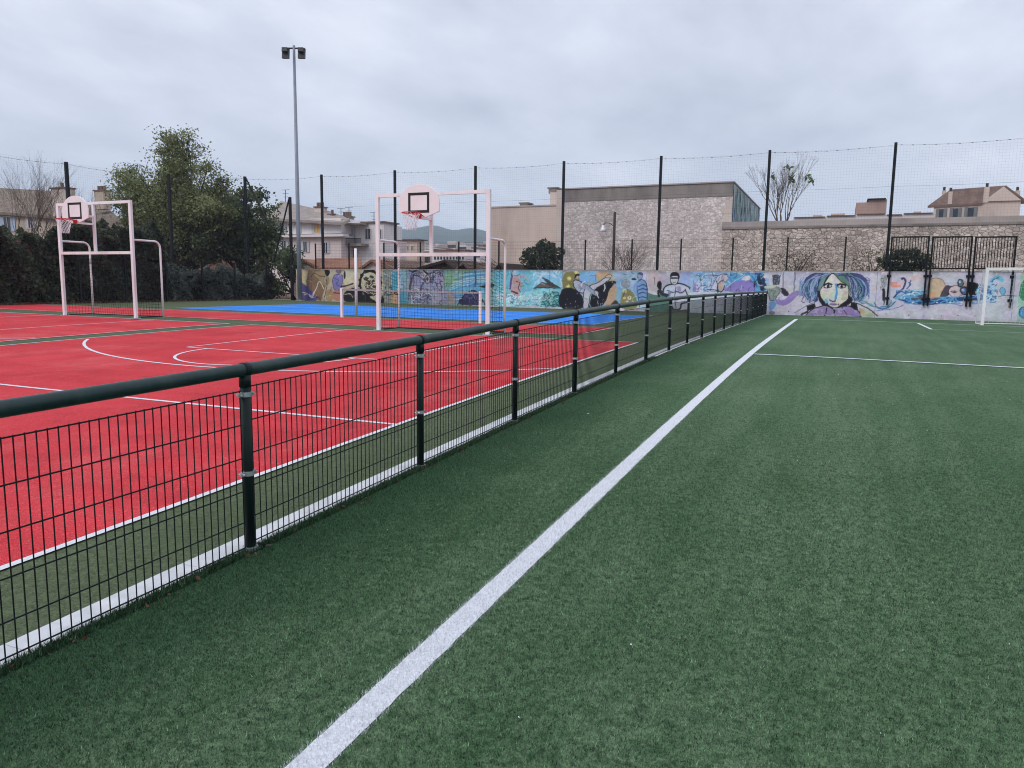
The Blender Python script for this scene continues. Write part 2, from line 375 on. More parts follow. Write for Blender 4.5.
# courts
struct(sheet('court_red', 'court_red', -15.85, -4.22, -9, 17.0, .006))
struct(sheet('court_red_left', 'court_red', -33.0, -16.65, -9, 17.0, .006))
struct(sheet('court_red_strip', 'court_red', -33.0, -6.3, 18.5, 22.3, .006))
struct(sheet('court_blue', 'court_blue', -26.3, -7.4, 23.7, 32.3, .006))
LINES = {}
def poly_line(mb, pts, wd, dz=.011):
    pts = [np.array(p, float) for p in pts]; dense = []
    for a, b in zip(pts[:-1], pts[1:]):
        n = max(1, int(np.linalg.norm(b - a) / .5)); dense += [a + (b - a) * i / n for i in range(n)]
    dense.append(pts[-1]); V = []
    for i, p in enumerate(dense):
        t = dense[min(i + 1, len(dense) - 1)] - dense[max(i - 1, 0)]; t /= np.linalg.norm(t); n_ = np.array([-t[1], t[0]]) * wd / 2
        for q_ in (p + n_, p - n_): V.append((q_[0], q_[1], g(*q_) + dz))
    mb.add(V, [(2 * i, 2 * i + 1, 2 * i + 3, 2 * i + 2) for i in range(len(dense) - 1)])
def arc(cx_, cy_, r, a0, a1, n=48): return [(cx_ + r * math.cos(R_(a0 + (a1 - a0) * i / n)), cy_ + r * math.sin(R_(a0 + (a1 - a0) * i / n))) for i in range(n + 1)]
m = MB()
poly_line(m, [(-4.24, -9), (-4.24, 17.0)], .06); poly_line(m, [(-15.82, -9), (-15.82, 17.0)], .05)
poly_line(m, [(-15.85, 16.97), (-4.2, 16.97)], .05, .015); poly_line(m, [(-15.8, 6.66), (-4.26, 6.66)], .06)
poly_line(m, [(-12.35, 11.37), (-7.6, 11.37)], .05); poly_line(m, [(-12.35, 11.4), (-12.35, 16.9)], .05); poly_line(m, [(-7.6, 11.4), (-7.6, 16.9)], .05)
poly_line(m, [p for p in arc(-9.95, 17.25, 8.0, 180, 360) if -15.8 < p[0] < -4.26], .06)
poly_line(m, arc(-9.95, 11.35, 1.82, 180, 360, 28), .055)
struct(m.build('court_markings', 'line_white', fix=False))
m = MB()
poly_line(m, [(-16.68, -9), (-16.68, 17.0)], .05); poly_line(m, [(-33, 16.97), (-16.66, 16.97)], .06, .015); poly_line(m, [(-19.7, 11.3), (-19.7, 16.9)], .05)
poly_line(m, [(-24.5, 11.3), (-19.7, 11.3)], .05); poly_line(m, [(-24.5, 11.3), (-24.5, 16.9)], .05)
poly_line(m, [p for p in arc(-22.1, 17.2, 8.0, 180, 360) if -30 < p[0] < -16.7], .06)
struct(m.build('court_markings', 'line_white', fix=False))
m = MB()
poly_line(m, [(-33, 18.53), (-6.3, 18.53)], .05, .015); poly_line(m, [(-6.33, 18.5), (-6.33, 22.3)], .05); poly_line(m, [(-33, 22.28), (-6.3, 22.28)], .05, .015)
poly_line(m, [(-26.3, 23.72), (-7.4, 23.72)], .05, .015); poly_line(m, [(-7.43, 23.7), (-7.43, 32.3)], .05); poly_line(m, [(-26.27, 23.7), (-26.27, 32.3)], .05); poly_line(m, [(-26.3, 32.27), (-7.4, 32.27)], .05, .015); poly_line(m, [(-26.2, 28.6), (-7.5, 28.6)], .05)
struct(m.build('court_markings', 'line_faded', fix=False))
# pitch markings (the near stretch is thickened by real painted pile further down)
m = MB()
V = []; ys = np.arange(-3, 33.0, .05)
for y in ys:
    j = random.uniform(-.003, .003); k2 = random.uniform(-.003, .003)
    for x_ in (-1.634 + j, -1.506 + k2): V.append((x_, y, g(x_, y) + .008 + .004 * min(1, max(0, (y - 6) / 6))))
m.add(V, [(2 * i, 2 * i + 1, 2 * i + 3, 2 * i + 2) for i in range(len(ys) - 1)])
poly_line(m, [(-1.48, 15.45), (12, 15.45)], .10, .017); poly_line(m, [(-1.5, 32.85), (14, 32.85)], .10, .017)
poly_line(m, [(2.85, 28.0), (2.85, 32.8)], .10, .013); poly_line(m, [(2.85, 27.95), (10, 27.95)], .05, .017)
struct(m.build('pitch_markings', 'line_white', fix=False))

# ---------------------------------------------------------------- real pile: many short plastic blades where the camera can resolve them
def frustum_mask(x, y, margin=1.7):
    P = np.stack([x, y, gz(x, y) - 1.6], 1); C_ = P @ RM
    z = C_[:, 2]; u = C_[:, 0] / np.maximum(z, .01) * F_PX; v = C_[:, 1] / np.maximum(z, .01) * F_PX
    return (z > .35) & (np.abs(u) < 512 * margin) & (v < 384 * 1.7)
def blades(n, x0, x1, y0, y1, h, wd, fade=None):
    x = rng.uniform(x0, x1, n); y = rng.uniform(y0, y1, n)
    keep = frustum_mask(x, y)
    if fade: keep &= rng.uniform(0, 1, n) < np.clip((fade[1] - y) / (fade[1] - fade[0]), 0, 1)
    x = x[keep]; y = y[keep]; n = len(x)
    z = gz(x, y)
    a = rng.uniform(0, 2 * np.pi, n); lean = rng.uniform(.1, .9, n) * h; hh = h * rng.uniform(.6, 1.15, n); la = a + rng.normal(0, .7, n)
    ww = wd * rng.uniform(.6, 1.3, n)
    dx, dy = -np.sin(a) * ww / 2, np.cos(a) * ww / 2
    V = np.empty((n, 3, 3)); V[:, 0] = np.stack([x - dx, y - dy, z], 1); V[:, 1] = np.stack([x + dx, y + dy, z], 1)
    white = (np.abs(x + 1.57) < .076) & (h < .03); hh = np.where(white, hh * 1.25, hh)
    V[:, 2] = np.stack([x + np.cos(la) * lean, y + np.sin(la) * lean, z + hh], 1)
    br = rng.choice([.40, .8, 1.35, 2.3], n, p=[.3, .32, .26, .12]) * rng.uniform(.85, 1.15, n)
    cell = lambda c_, lo, hi, e_: lo + (hi - lo) * (np.abs(np.sin(np.floor(x / c_) * 127.1 + np.floor(y / (c_ * e_)) * 311.7) * 43758.5453) % 1)
    br = br * cell(.009, .45, 1.55, 1.3) * cell(.021, .7, 1.3, 1.2)
    edge = rng.normal(0, .004, n) + .012 * (cell(.011, 0, 1, 1) - .5)
    pt = ((np.abs(x + 1.57) + edge) < .074) | ((np.abs(y - 15.45) + edge < .05) & (x > -1.6))
    return V.reshape(-1, 3), np.repeat(br, 3), np.repeat(pt.astype(float) * rng.uniform(.85, 1, n), 3)
HB = .017
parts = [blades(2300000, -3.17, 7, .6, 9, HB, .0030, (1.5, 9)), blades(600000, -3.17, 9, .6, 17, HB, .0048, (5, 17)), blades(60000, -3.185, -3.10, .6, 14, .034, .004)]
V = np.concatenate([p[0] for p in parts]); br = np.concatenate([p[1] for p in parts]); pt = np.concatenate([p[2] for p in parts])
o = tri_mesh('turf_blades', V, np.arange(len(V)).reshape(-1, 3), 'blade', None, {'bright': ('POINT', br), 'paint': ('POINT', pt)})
struct(o, 'stuff'); print('blades', len(V) // 3)
# small litter on the pitch and at the kerb
for i, (lx, ly, s_, lb) in enumerate(((-3.05, 3.36, .03, 'small brown dead leaf at the foot of the nearest railing post'),
                                      (-2.52, 7.95, .02, 'tiny white scrap lying on the turf beside the third railing post'))):
    m = MB(); zz_ = g(lx, ly) + .028
    m.add([(lx - s_, ly, zz_), (lx - .2 * s_, ly - .6 * s_, zz_ + .006), (lx + s_, ly - .1 * s_, zz_ + .012), (lx + .3 * s_, ly + .7 * s_, zz_ + .004), (lx - .4 * s_, ly + .5 * s_, zz_ + .009)], [(0, 1, 4), (1, 2, 3, 4)])
    o = m.build(('dead_leaf', 'paper_scrap')[i], ('timber', 'net_white')[i], fix=False); tag(o, lb, ('leaf', 'litter')[i])

# ---------------------------------------------------------------- railing between court and pitch
XR = -3.165; Y0 = 3.33; PS = 2.0
rail = thing('pitch_railing', 'dark green tube railing with wire mesh panels between red court and green pitch', 'railing')
posts_y = [Y0 + PS * i for i in range(-2, 18)]
def top_of(y): return 1.08 + .012 * max(0, 4.6 - y)
m = MB(); m.tube([(XR, y, g(XR, y) + top_of(y)) for y in posts_y], .038, 20); m.build('top_rail', 'rail_green', rail, True)
for y in posts_y:
    zb = g(XR, y); TOP = top_of(y)
    m = MB(); m.tube([(XR, y, zb - .05), (XR, y, zb + TOP - .02)], .030, 18)
    p = m.build('post', 'post_green', rail, True)
    m = MB(); m.tube([(XR, y - .022, zb + TOP), (XR, y + .022, zb + TOP + .001)], .0415, 20); m.tube([(XR, y, zb + TOP - .10), (XR, y, zb + TOP - .03)], .0345, 16)
    m.build('collar', 'post_green', p, True)
    for zc in (.95, .475):
        m = MB(); m.tube([(XR, y, zb + zc - .014), (XR, y, zb + zc + .014)], .0335, 16)
        m.box(XR - .008, XR + .008, y - .062, y + .062, zb + zc - .012, zb + zc + .012)
        for sg in (-1, 1): m.tube([(XR - .02, y + sg * .05, zb + zc), (XR + .026, y + sg * .05, zb + zc)], .006, 6)
        m.build('clamp', 'galvanised', p)
    m = MB(); m.tube([(XR, y, zb), (XR, y, zb + .022)], .046, 14); m.box(XR - .03, XR + .05, y - .055, y + .055, zb + .003, zb + .012)
    m.build('foot', 'galvanised', p)
for a, b in zip(posts_y[:-1], posts_y[1:]):
    m = MB(); za, zb = g(XR, a), g(XR, b)
    def zt(y, h): return za + (zb - za) * (y - a) / (b - a) + h
    ya, yb = a + .045, b - .045; n = 38; za += .012 * max(0, 3.6 - a) - (.02 if a < 3 else 0); zb += .012 * max(0, 3.6 - b) - (.02 if a < 3 else 0)
    for i in range(n + 1):
        y = ya + (yb - ya) * i / n
        m.tube([(XR, y, zt(y, .02)), (XR, y, zt(y, .995))], .0032, 4, False)
    for h in (.045, .20, .39, .59, .79, .99): m.tube([(XR + .005, ya, zt(ya, h)), (XR + .005, yb, zt(yb, h))], .0042, 5, False)
    m.build('mesh_panel', 'wire_green', rail, fix=False)

# ---------------------------------------------------------------- multisport goals
def grid_net(mb, P00, P10, P11, P01, nu, nv, r, sag=0):
    P00, P10, P11, P01 = [np.array(p, float) for p in (P00, P10, P11, P01)]
    def pt_(u, v_): 
        p = (P00 * (1 - u) + P10 * u) * (1 - v_) + (P01 * (1 - u) + P11 * u) * v_
        p = p.copy(); p[2] -= sag * math.sin(math.pi * u) * (1 if v_ < .99 else .3); return p
    for i in range(nu + 1): mb.tube([pt_(i / nu, j / 3) for j in range(4)], r, 3, False)
    for j in range(nv + 1): mb.tube([pt_(i / 4, j / nv) for i in range(5)], r, 3, False)
def make_goal():
    t = thing('multisport_goal', 'white goal frame with basketball board on the nearer red court, behind the railing', 'sports goal', group='multisport goals on the red courts')
    W_, H_ = 1.675, 3.69; C_ = 2.07
    for s_ in (-1, 1):
        m = MB(); m.box(s_ * W_ - .05, s_ * W_ + .05, -.04, .04, -.1, H_); up_ = m.build('upright', 'goal_white', t)
        m = MB(); m.box(s_ * W_ - .11, s_ * W_ + .11, -.1, .1, -.01, .016)
        for bx2 in (-.085, .085):
            for by2 in (-.075, .075): m.tube([(s_ * W_ + bx2, by2, .01), (s_ * W_ + bx2, by2, .04)], .012, 6)
        m.build('foot_plate', 'galvanised', up_)
    m = MB(); m.box(-W_ + .05, W_ - .05, -.036, .036, H_ - .09, H_ - .003); m.build('top_bar', 'goal_white', t)
    m = MB(); m.box(-W_ + .05, W_ - .05, -.036, .036, C_ - .045, C_ + .045); m.build('crossbar', 'goal_white', t)
    m = MB(); m.box(-.045, .045, -.03, .03, C_ + .047, H_ - .093)
    for zz_ in (3.22, 2.98):
        m.box(-.03, .03, -.60, -.032, zz_ - .03, zz_ + .03); m.box(-.30, .30, -.603, -.56, zz_ + .032, zz_ + .07)
    m.build('board_support', 'goal_white', t)
    # fan shaped backboard
    poly = [(-.16, 2.96), (.16, 2.96), (.60, 3.12), (.60, 3.34)] + [(.60 * math.cos(a), 3.34 + .47 * math.sin(a)) for a in np.linspace(0, math.pi, 26)[1:-1]] + [(-.60, 3.34), (-.60, 3.12)]
    m = MB(); m.prismY(poly, -.645, -.605); bd = m.build('backboard', 'board_white', t)
    bv = bd.modifiers.new('b', 'BEVEL'); bv.width = .006; bv.segments = 2
    m = MB(); a0, a1, b0, b1, tt = -.31, .31, 3.09, 3.60, .068
    for bx_ in ((a0, a1, b0, b0 + tt), (a0, a1, b1 - tt, b1), (a0, a0 + tt, b0 + tt, b1 - tt), (a1 - tt, a1, b0 + tt, b1 - tt)): m.box(bx_[0], bx_[1], -.649, -.6455, bx_[2], bx_[3])
    m.build('target_square', 'paint_black', bd)
    m = MB(); m.tube([(.225 * math.cos(a), -1.02 + .225 * math.sin(a), 3.06) for a in np.linspace(0, 2 * math.pi, 33)], .014, 8, False)
    m.box(-.09, .09, -.80, -.650, 3.035, 3.065); m.box(-.08, .08, -.665, -.649, 2.95, 3.07)
    for s_ in (-1, 1): m.tube([(s_ * .17, -.655, 2.99), (s_ * .2, -.93, 3.05)], .01, 6)
    hp = m.build('hoop', 'paint_red', t)
    m = MB()
    for i in range(12):
        a = 2 * math.pi * i / 12
        for sg in (1, -1):
            pts = []
            for j in range(6):
                tt_ = j / 5; rr = .225 * (1 - .48 * tt_ ** .8); aa = a + sg * tt_ * math.pi / 2.4
                pts.append((rr * math.cos(aa), -1.02 + rr * math.sin(aa), 3.05 - .42 * tt_))
            m.tube(pts, .006, 4, False)
    m.build('basket_net', 'net_white', hp)
    for s_ in (-1, 1):      # rounded pipe at each side
        D = 1.05; pts = [(s_ * W_, .04, 2.47), (s_ * W_, D - .22, 2.47)] + [(s_ * W_, D - .22 + .22 * math.sin(a), 2.47 - .22 + .22 * math.cos(a)) for a in np.linspace(.2, math.pi / 2, 7)] + [(s_ * W_, D, 1.2), (s_ * W_, D, -.1)]
        m = MB(); m.tube(pts, .032, 12); m.build('side_pipe', 'goal_white', t, True)
    m = MB(); D = 1.0; hh = 2.0
    grid_net(m, (-W_, .06, hh), (W_, .06, hh), (W_, D - .1, hh - .25), (-W_, D - .1, hh - .25), 30, 8, .0034, .12)
    grid_net(m, (-W_, D - .1, hh - .25), (W_, D - .1, hh - .25), (W_, D, .04), (-W_, D, .04), 30, 18, .0034, .05)
    for s_ in (-1, 1): grid_net(m, (s_ * W_, .06, hh), (s_ * W_, D - .1, hh - .25), (s_ * W_, D, .04), (s_ * W_, .06, .04), 8, 18, .004)
    m.tube([(-W_, .05, .03), (-W_, D, .03), (W_, D, .03), (W_, .05, .03)], .018, 6)
    m.build('goal_net', 'net_dark', t, fix=False)
    return t
G1 = make_goal(); gx, gy = -9.99, 17.42; G1.location = (gx, gy, g(gx, gy))
gx, gy = -22.18, 16.93; dup(G1, (gx, gy, g(gx, gy) + .02), 0, 'white goal frame with basketball board in front of the dark hedge at the left')

# low court net with its posts, tall post behind it
t = thing('tennis_net', 'low court net with white tape between short white posts behind the nearer goal', 'net')
xa, xb, yn = -16.4, -10.85, 22.15
for x_ in (xa, xb):
    z0 = g(x_, yn); m = MB(); m.box(x_ - .04, x_ + .04, yn - .04, yn + .04, z0 - .05, z0 + 1.06); m.build('post', 'goal_white', t)
z0 = g(xa, yn); z1 = g(xb, yn)
m = MB(); m.slab([(xa, yn - .012, z0 + 1.03), (xb, yn - .012, z1 + 1.03), (xb, yn + .012, z1 + 1.03), (xa, yn + .012, z0 + 1.03)], .06); m.build('tape', 'net_tape', t)
m = MB(); grid_net(m, (xa, yn, z0 + .96), (xb, yn, z1 + .96), (xb, yn, z1 + .06), (xa, yn, z0 + .06), 90, 14, .0016); m.build('net', 'net_dark', t, fix=False)
px_, py_ = -16.45, 23.1; m = MB(); z0 = g(px_, py_); m.tube([(px_, py_, z0 - .05), (px_, py_, z0 + 2.5)], .052, 14); t = m.build('volleyball_post', 'goal_white', None, True)
tag(t, 'tall plain white post standing alone behind the short left post of the court net', 'post')

# ---------------------------------------------------------------- football goal at the far right
t = thing('football_goal', 'white football goal with net in front of the painted swimmer at the right edge', 'football goal', (5.0, 32.9, g(5, 32.9)))
GW = 5.0
m = MB(); m.box(-.05, .05, -.05, .05, -.05, 2.17); m.build('upright', 'goal_white', t)
m = MB(); m.box(GW - .05, GW + .05, -.05, .05, -.05, 2.21); m.build('upright', 'goal_white', t)
m = MB(); m.slab([(.05, -.045, 2.165), (GW - .05, -.045, 2.205), (GW - .05, .045, 2.205), (.05, .045, 2.165)], .1); m.build('crossbar', 'goal_white', t)
m = MB(); 
for x_ in (0, GW): m.tube([(x_, .05, 2.1), (x_, .75, 2.08), (x_, 1.5, .03), (x_, .05, .03)], .018, 8)
m.tube([(0, 1.5, .03), (GW, 1.5, .05)], .018, 8); m.build('back_frame', 'goal_white', t)
m = MB(); grid_net(m, (0, .75, 2.08), (GW, .75, 2.1), (GW, 1.5, .05), (0, 1.5, .05), 34, 14, .0035, .06); grid_net(m, (0, .05, 2.1), (GW, .05, 2.15), (GW, .75, 2.1), (0, .75, 2.08), 34, 5, .0035)
for x_ in (0, GW): grid_net(m, (x_, .05, 2.1), (x_, .75, 2.08), (x_, 1.5, .05), (x_, .05, .05), 7, 14, .0035)
m.build('net', 'net_white', t, fix=False)

# ---------------------------------------------------------------- painted wall
YM = 37.5; MX0, MX1, MZ0, MZ1 = -31.2, 14.0, .30, 2.46; MS = .02
nx_, nz_ = int((MX1 - MX0) / MS) + 1, int((MZ1 - MZ0) / MS) + 1
gx_ = np.linspace(MX0, MX1, nx_); gz_ = np.linspace(MZ0, MZ1, nz_); GX, GZ = np.meshgrid(gx_, gz_)
IMG = np.zeros((nz_, nx_, 3))
def lattice(sx, sz, seed):
    r = np.random.default_rng(seed); w_, h_ = int((MX1 - MX0) / sx) + 3, int((MZ1 - MZ0) / sz) + 3; A = r.uniform(0, 1, (h_, w_))
    u = (GX - MX0) / sx; v_ = (GZ - MZ0) / sz; i = u.astype(int); j = v_.astype(int); fu = u - i; fv = v_ - j; fu = fu * fu * (3 - 2 * fu); fv = fv * fv * (3 - 2 * fv)
    return (A[j, i] * (1 - fu) + A[j, i + 1] * fu) * (1 - fv) + (A[j + 1, i] * (1 - fu) + A[j + 1, i + 1] * fu) * fv
NZ1 = lattice(.9, .5, 1); NZ2 = lattice(.22, .18, 2); NZ3 = lattice(.07, .07, 3); NZV = lattice(.25, 1.4, 4)
CR = {'A': (290, 255, 6.827), 'B': (430, 255, 6.827), 'C': (550, 255, 6.827), 'D': (690, 255, 9.309), 'E': (760, 255, 6.827), 'F': (874, 220, 6.827)}
def W_(cr, pts):
    ox, oy, s_ = CR[cr]; r = []
    for u, v_ in pts:
        p = atY(ox + u / s_, oy + v_ / s_, YM); r.append((p[0], p[2]))
    return np.array(r)
def blend(mask, colr, a=1.0, sl=(slice(None), slice(None))):
    cc = np.array(s255(*colr)); mm = (mask * a)[..., None]; IMG[sl] = IMG[sl] * (1 - mm) + cc * mm
def bbox(P, pad=.1):
    i0 = max(0, int((P[:, 0].min() - pad - MX0) / MS)); i1 = min(nx_, int((P[:, 0].max() + pad - MX0) / MS) + 2)
    j0 = max(0, int((P[:, 1].min() - pad - MZ0) / MS)); j1 = min(nz_, int((P[:, 1].max() + pad - MZ0) / MS) + 2)
    return (slice(j0, max(j1, j0)), slice(i0, max(i1, i0)))
def smoothpts(P, it=2, closed=False):
    for _ in range(it):
        Q = []
        n = len(P)
        for i in range(n if closed else n - 1):
            a, b = P[i], P[(i + 1) % n]; Q += [a * .75 + b * .25, a * .25 + b * .75]
        P = np.array(([] if closed else [P[0]]) + Q + ([] if closed else [P[-1]]))
    return P
def poly(cr, pts, colr, a=1.0, smooth=True, edge=0.0, ecol=(20, 20, 25)):
    edge *= .8
    P = W_(cr, pts)
    if smooth: P = smoothpts(P, 2, True)
    sl = bbox(P); x_, z_ = GX[sl], GZ[sl]; ins = np.zeros(x_.shape, bool)
    for (x1, y1), (x2, y2) in zip(P, np.roll(P, -1, 0)):
        c_ = ((y1 > z_) != (y2 > z_)); ins ^= c_ & (x_ < (x2 - x1) * (z_ - y1) / ((y2 - y1) + 1e-12) + x1)
    blend(ins.astype(float), colr, a, sl)
    if edge: strokeP(np.vstack([P, P[:1]]), edge, ecol)
def strokeP(P, wd, colr, a=1.0):
    sl = bbox(P, wd + .05); x_, z_ = GX[sl], GZ[sl]; D = np.full(x_.shape, 9.)
    for (x1, y1), (x2, y2) in zip(P[:-1], P[1:]):
        dx, dy = x2 - x1, y2 - y1; t_ = np.clip(((x_ - x1) * dx + (z_ - y1) * dy) / (dx * dx + dy * dy + 1e-12), 0, 1)
        D = np.minimum(D, np.hypot(x_ - x1 - t_ * dx, z_ - y1 - t_ * dy))
    blend(np.clip((wd / 2 - D) / .012 + .5, 0, 1), colr, a, sl)
def stroke(cr, pts, wd, colr, a=1.0, smooth=True):
    P = W_(cr, pts); P = smoothpts(P, 2) if smooth and len(P) > 2 else P; strokeP(P, wd, colr, a)
def ell(cr, cu, cv, ru, rv, colr, a=1.0, rot=0, edge=0, ecol=(20, 20, 25)):
    t_ = np.linspace(0, 2 * np.pi, 28, endpoint=False); c0, s0 = math.cos(R_(rot)), math.sin(R_(rot))
    poly(cr, [(cu + ru * np.cos(k_) * c0 - rv * np.sin(k_) * s0, cv + ru * np.cos(k_) * s0 + rv * np.sin(k_) * c0) for k_ in t_], colr, a, False, edge, ecol)
def rect(cr, u0, u1, v0, v1, colr, a=1.0): poly(cr, [(u0, v0), (u1, v0), (u1, v1), (u0, v1)], colr, a, False)
def speck(cr, u0, u1, v0, v1, colr, nz, th, a=1.0):
    P = W_(cr, [(u0, v0), (u1, v1)]); sl = bbox(P, 0); blend((nz[sl] > th).astype(float), colr, a, sl)
rr = random.Random(5)
def scribble(cr, u0, u1, v0, v1, n, wd, colr, a=.9, amp=30):
    for _ in range(n):
        u, v_ = rr.uniform(u0, u1), rr.uniform(v0, v1); an = rr.uniform(0, 6.28); pts = [(u, v_)]
        for _k in range(5): an += rr.uniform(-1.2, 1.2); u += math.cos(an) * amp * .5; v_ += math.sin(an) * amp * .5; pts.append((min(u1, max(u0, u)), min(v1, max(v0, v_))))
        stroke(cr, pts, wd, colr, a)
# ground colour of the whole wall: pale paint on concrete
IMG[:] = np.array(s255(196, 193, 208))
# --- A
rect('A', 0, 660, 60, 400, (176, 162, 140)); poly('A', [(80, 120), (110, 90), (160, 90), (130, 190), (80, 200)], (190, 175, 140))
poly('A', [(130, 100), (250, 90), (260, 150), (215, 310), (120, 310), (110, 170)], (124, 98, 76), 1, False); poly('A', [(70, 180), (115, 210), (190, 290), (170, 330), (70, 330)], (84, 78, 128), 1, False)
poly('A', [(150, 120), (240, 95), (280, 180), (240, 220), (190, 160)], (150, 128, 100)); stroke('A', [(95, 270), (130, 265), (150, 300), (180, 220), (200, 170), (230, 230)], .05, (215, 200, 175))
stroke('A', [(85, 255), (120, 262), (140, 290), (165, 250)], .04, (200, 190, 200)); stroke('A', [(140, 150), (170, 120), (200, 150), (240, 140), (255, 200), (235, 300)], .05, (60, 50, 45))
poly('A', [(235, 110), (250, 90), (275, 100), (270, 140), (250, 150)], (25, 22, 25)); poly('A', [(380, 100), (440, 95), (450, 210), (400, 215), (360, 200)], (196, 186, 158))
ell('A', 330, 105, 17, 19, (120, 105, 125), 1, 0, .03, (40, 35, 55)); poly('A', [(295, 140), (330, 125), (362, 140), (358, 190), (350, 240), (300, 245), (290, 195)], (122, 116, 168), 1, True, .04, (45, 40, 75))
stroke('A', [(305, 160), (340, 175), (310, 200), (345, 215)], .04, (60, 55, 110)); poly('A', [(362, 120), (376, 105), (384, 150), (370, 170)], (30, 26, 34)); stroke('A', [(350, 215), (385, 212), (430, 195)], .10, (44, 38, 60))
poly('A', [(290, 245), (350, 240), (380, 280), (350, 315), (290, 310)], (172, 120, 104)); stroke('A', [(300, 262), (350, 262), (375, 285)], .06, (60, 45, 60)); poly('A', [(245, 240), (290, 230), (300, 315), (245, 318)], (160, 130, 95))
poly('A', [(370, 250), (420, 225), (455, 215), (460, 325), (365, 325)], (30, 28, 30)); stroke('A', [(375, 270), (410, 260), (430, 290)], .05, (170, 160, 140))
poly('A', [(440, 230), (500, 225), (560, 250), (620, 250), (650, 320), (640, 335), (430, 335)], (24, 22, 24)); poly('A', [(500, 95), (600, 95), (640, 180), (620, 330), (560, 310), (500, 240), (475, 160)], (184, 172, 148), 1)
t_ = np.linspace(-200, 130, 40); stroke('A', [(548 + 68 * math.cos(R_(k_)), 190 + 84 * math.sin(R_(k_))) for k_ in t_], .17, (18, 17, 20), 1, False)
for k_ in range(0, 360, 24): ell('A', 548 + 76 * math.cos(R_(k_)), 190 + 92 * math.sin(R_(k_)), 7, 8, (18, 17, 20))
for e_ in ((530, 200, 22, 30), (560, 190, 20, 26), (545, 240, 26, 22), (575, 225, 14, 20), (520, 160, 14, 12), (558, 150, 16, 10)): ell('A', *e_, (28, 26, 30), .9, rr.uniform(-30, 30))
scribble('A', 500, 600, 130, 280, 16, .045, (196, 186, 160), 1, 22); scribble('A', 500, 600, 140, 270, 10, .05, (20, 18, 22), 1, 22)
poly('A', [(505, 250), (540, 275), (560, 320), (490, 330)], (24, 22, 24))
rect('A', 640, 700, 90, 340, (142, 150, 140)); speck('A', 640, 800, 90, 340, (110, 115, 105), NZ2, .6, .6); rect('A', 695, 752, 112, 242, (58, 150, 178)); rect('A', 755, 1024, 95, 340, (118, 152, 160))
rect('A', 690, 740, 250, 335, (190, 140, 80), .7); poly('A', [(720, 250), (800, 245), (830, 340), (740, 340)], (70, 140, 170)); scribble('A', 650, 760, 200, 270, 8, .05, (28, 28, 34), 1, 24)
rect('A', 800, 1030, 95, 345, (150, 148, 164)); speck('A', 800, 1024, 95, 345, (122, 128, 158), NZ1, .5, .7); speck('A', 760, 900, 240, 345, (90, 140, 160), NZ2, .5, .6)
poly('A', [(880, 130), (918, 112), (930, 150), (905, 175)], (206, 200, 206)); poly('A', [(968, 120), (1000, 108), (1002, 150), (985, 165)], (206, 200, 206))
stroke('A', [(910, 95), (925, 122), (950, 128), (972, 118), (980, 95)], .10, (20, 20, 24)); stroke('A', [(810, 100), (840, 118), (868, 98)], .09, (20, 20, 24)); ell('A', 940, 165, 18, 32, (160, 140, 150), 1, 0, .05, (40, 36, 46)); ell('A', 940, 165, 8, 14, (60, 52, 66))
for sgn in (-1, 1):
    for k_ in range(6): stroke('A', [(945 + sgn * 15, 190 - k_ * 10), (945 + sgn * (60 + k_ * 10), 150 - k_ * 14), (945 + sgn * (110 + k_ * 5), 120 + k_ * 22), (945 + sgn * (95 + k_ * 8), 190 + k_ * 24)], .045, (46, 44, 60), .9)
    stroke('A', [(945 + sgn * 20, 180), (945 + sgn * 55, 215), (945 + sgn * 50, 300)], .12, (52, 66, 110), .9)
poly('A', [(905, 240), (985, 240), (990, 280), (900, 285)], (84, 130, 160), .8); scribble('A', 830, 1024, 230, 335, 22, .04, (64, 60, 84), .9, 30); scribble('A', 830, 1024, 230, 335, 12, .045, (196, 192, 206), .9, 30)
# --- B
rect('B', 20, 130, 95, 345, (150, 145, 168)); scribble('B', 20, 120, 100, 340, 22, .045, (50, 46, 66), .9, 34); ell('B', 115, 110, 26, 16, (24, 24, 28)); ell('B', 115, 104, 20, 12, (160, 160, 165))
rect('B', 90, 460, 98, 345, (116, 160, 160)); poly('B', [(90, 100), (330, 98), (210, 160), (90, 240)], (122, 158, 128)); poly('B', [(120, 250), (200, 170), (330, 110), (400, 100), (400, 300), (180, 330), (110, 320)], (92, 158, 186))
for k_ in range(8): stroke('B', [(130 + k_ * 6, 260 - k_ * 18), (220 + k_ * 8, 215 - k_ * 14), (390, 190 - k_ * 12)], .05, rr.choice([(64, 120, 170), (140, 190, 205), (170, 190, 190), (176, 150, 176)]), .9)
poly('B', [(85, 235), (150, 250), (200, 300), (180, 340), (85, 340)], (128, 124, 158), .9); poly('B', [(120, 240), (170, 290), (165, 340), (110, 340)], (160, 148, 128), .8)
poly('B', [(175, 345), (230, 268), (285, 232), (330, 262), (382, 345)], (48, 46, 86)); stroke('B', [(190, 340), (240, 270), (290, 232), (340, 270), (375, 340)], .05, (24, 26, 50)); scribble('B', 215, 350, 270, 335, 14, .03, (100, 98, 140), .7, 18)
stroke('B', [(305, 105), (312, 160), (308, 215)], .10, (42, 80, 140)); poly('B', [(330, 215), (420, 190), (496, 222), (430, 222), (360, 224)], (40, 40, 52), 1, False)
rect('B', 440, 905, 98, 352, (112, 186, 204)); speck('B', 440, 905, 98, 260, (136, 200, 196), NZ1, .55, .8); poly('B', [(440, 240), (560, 270), (640, 250), (760, 230), (905, 240), (905, 352), (440, 352)], (142, 200, 212))
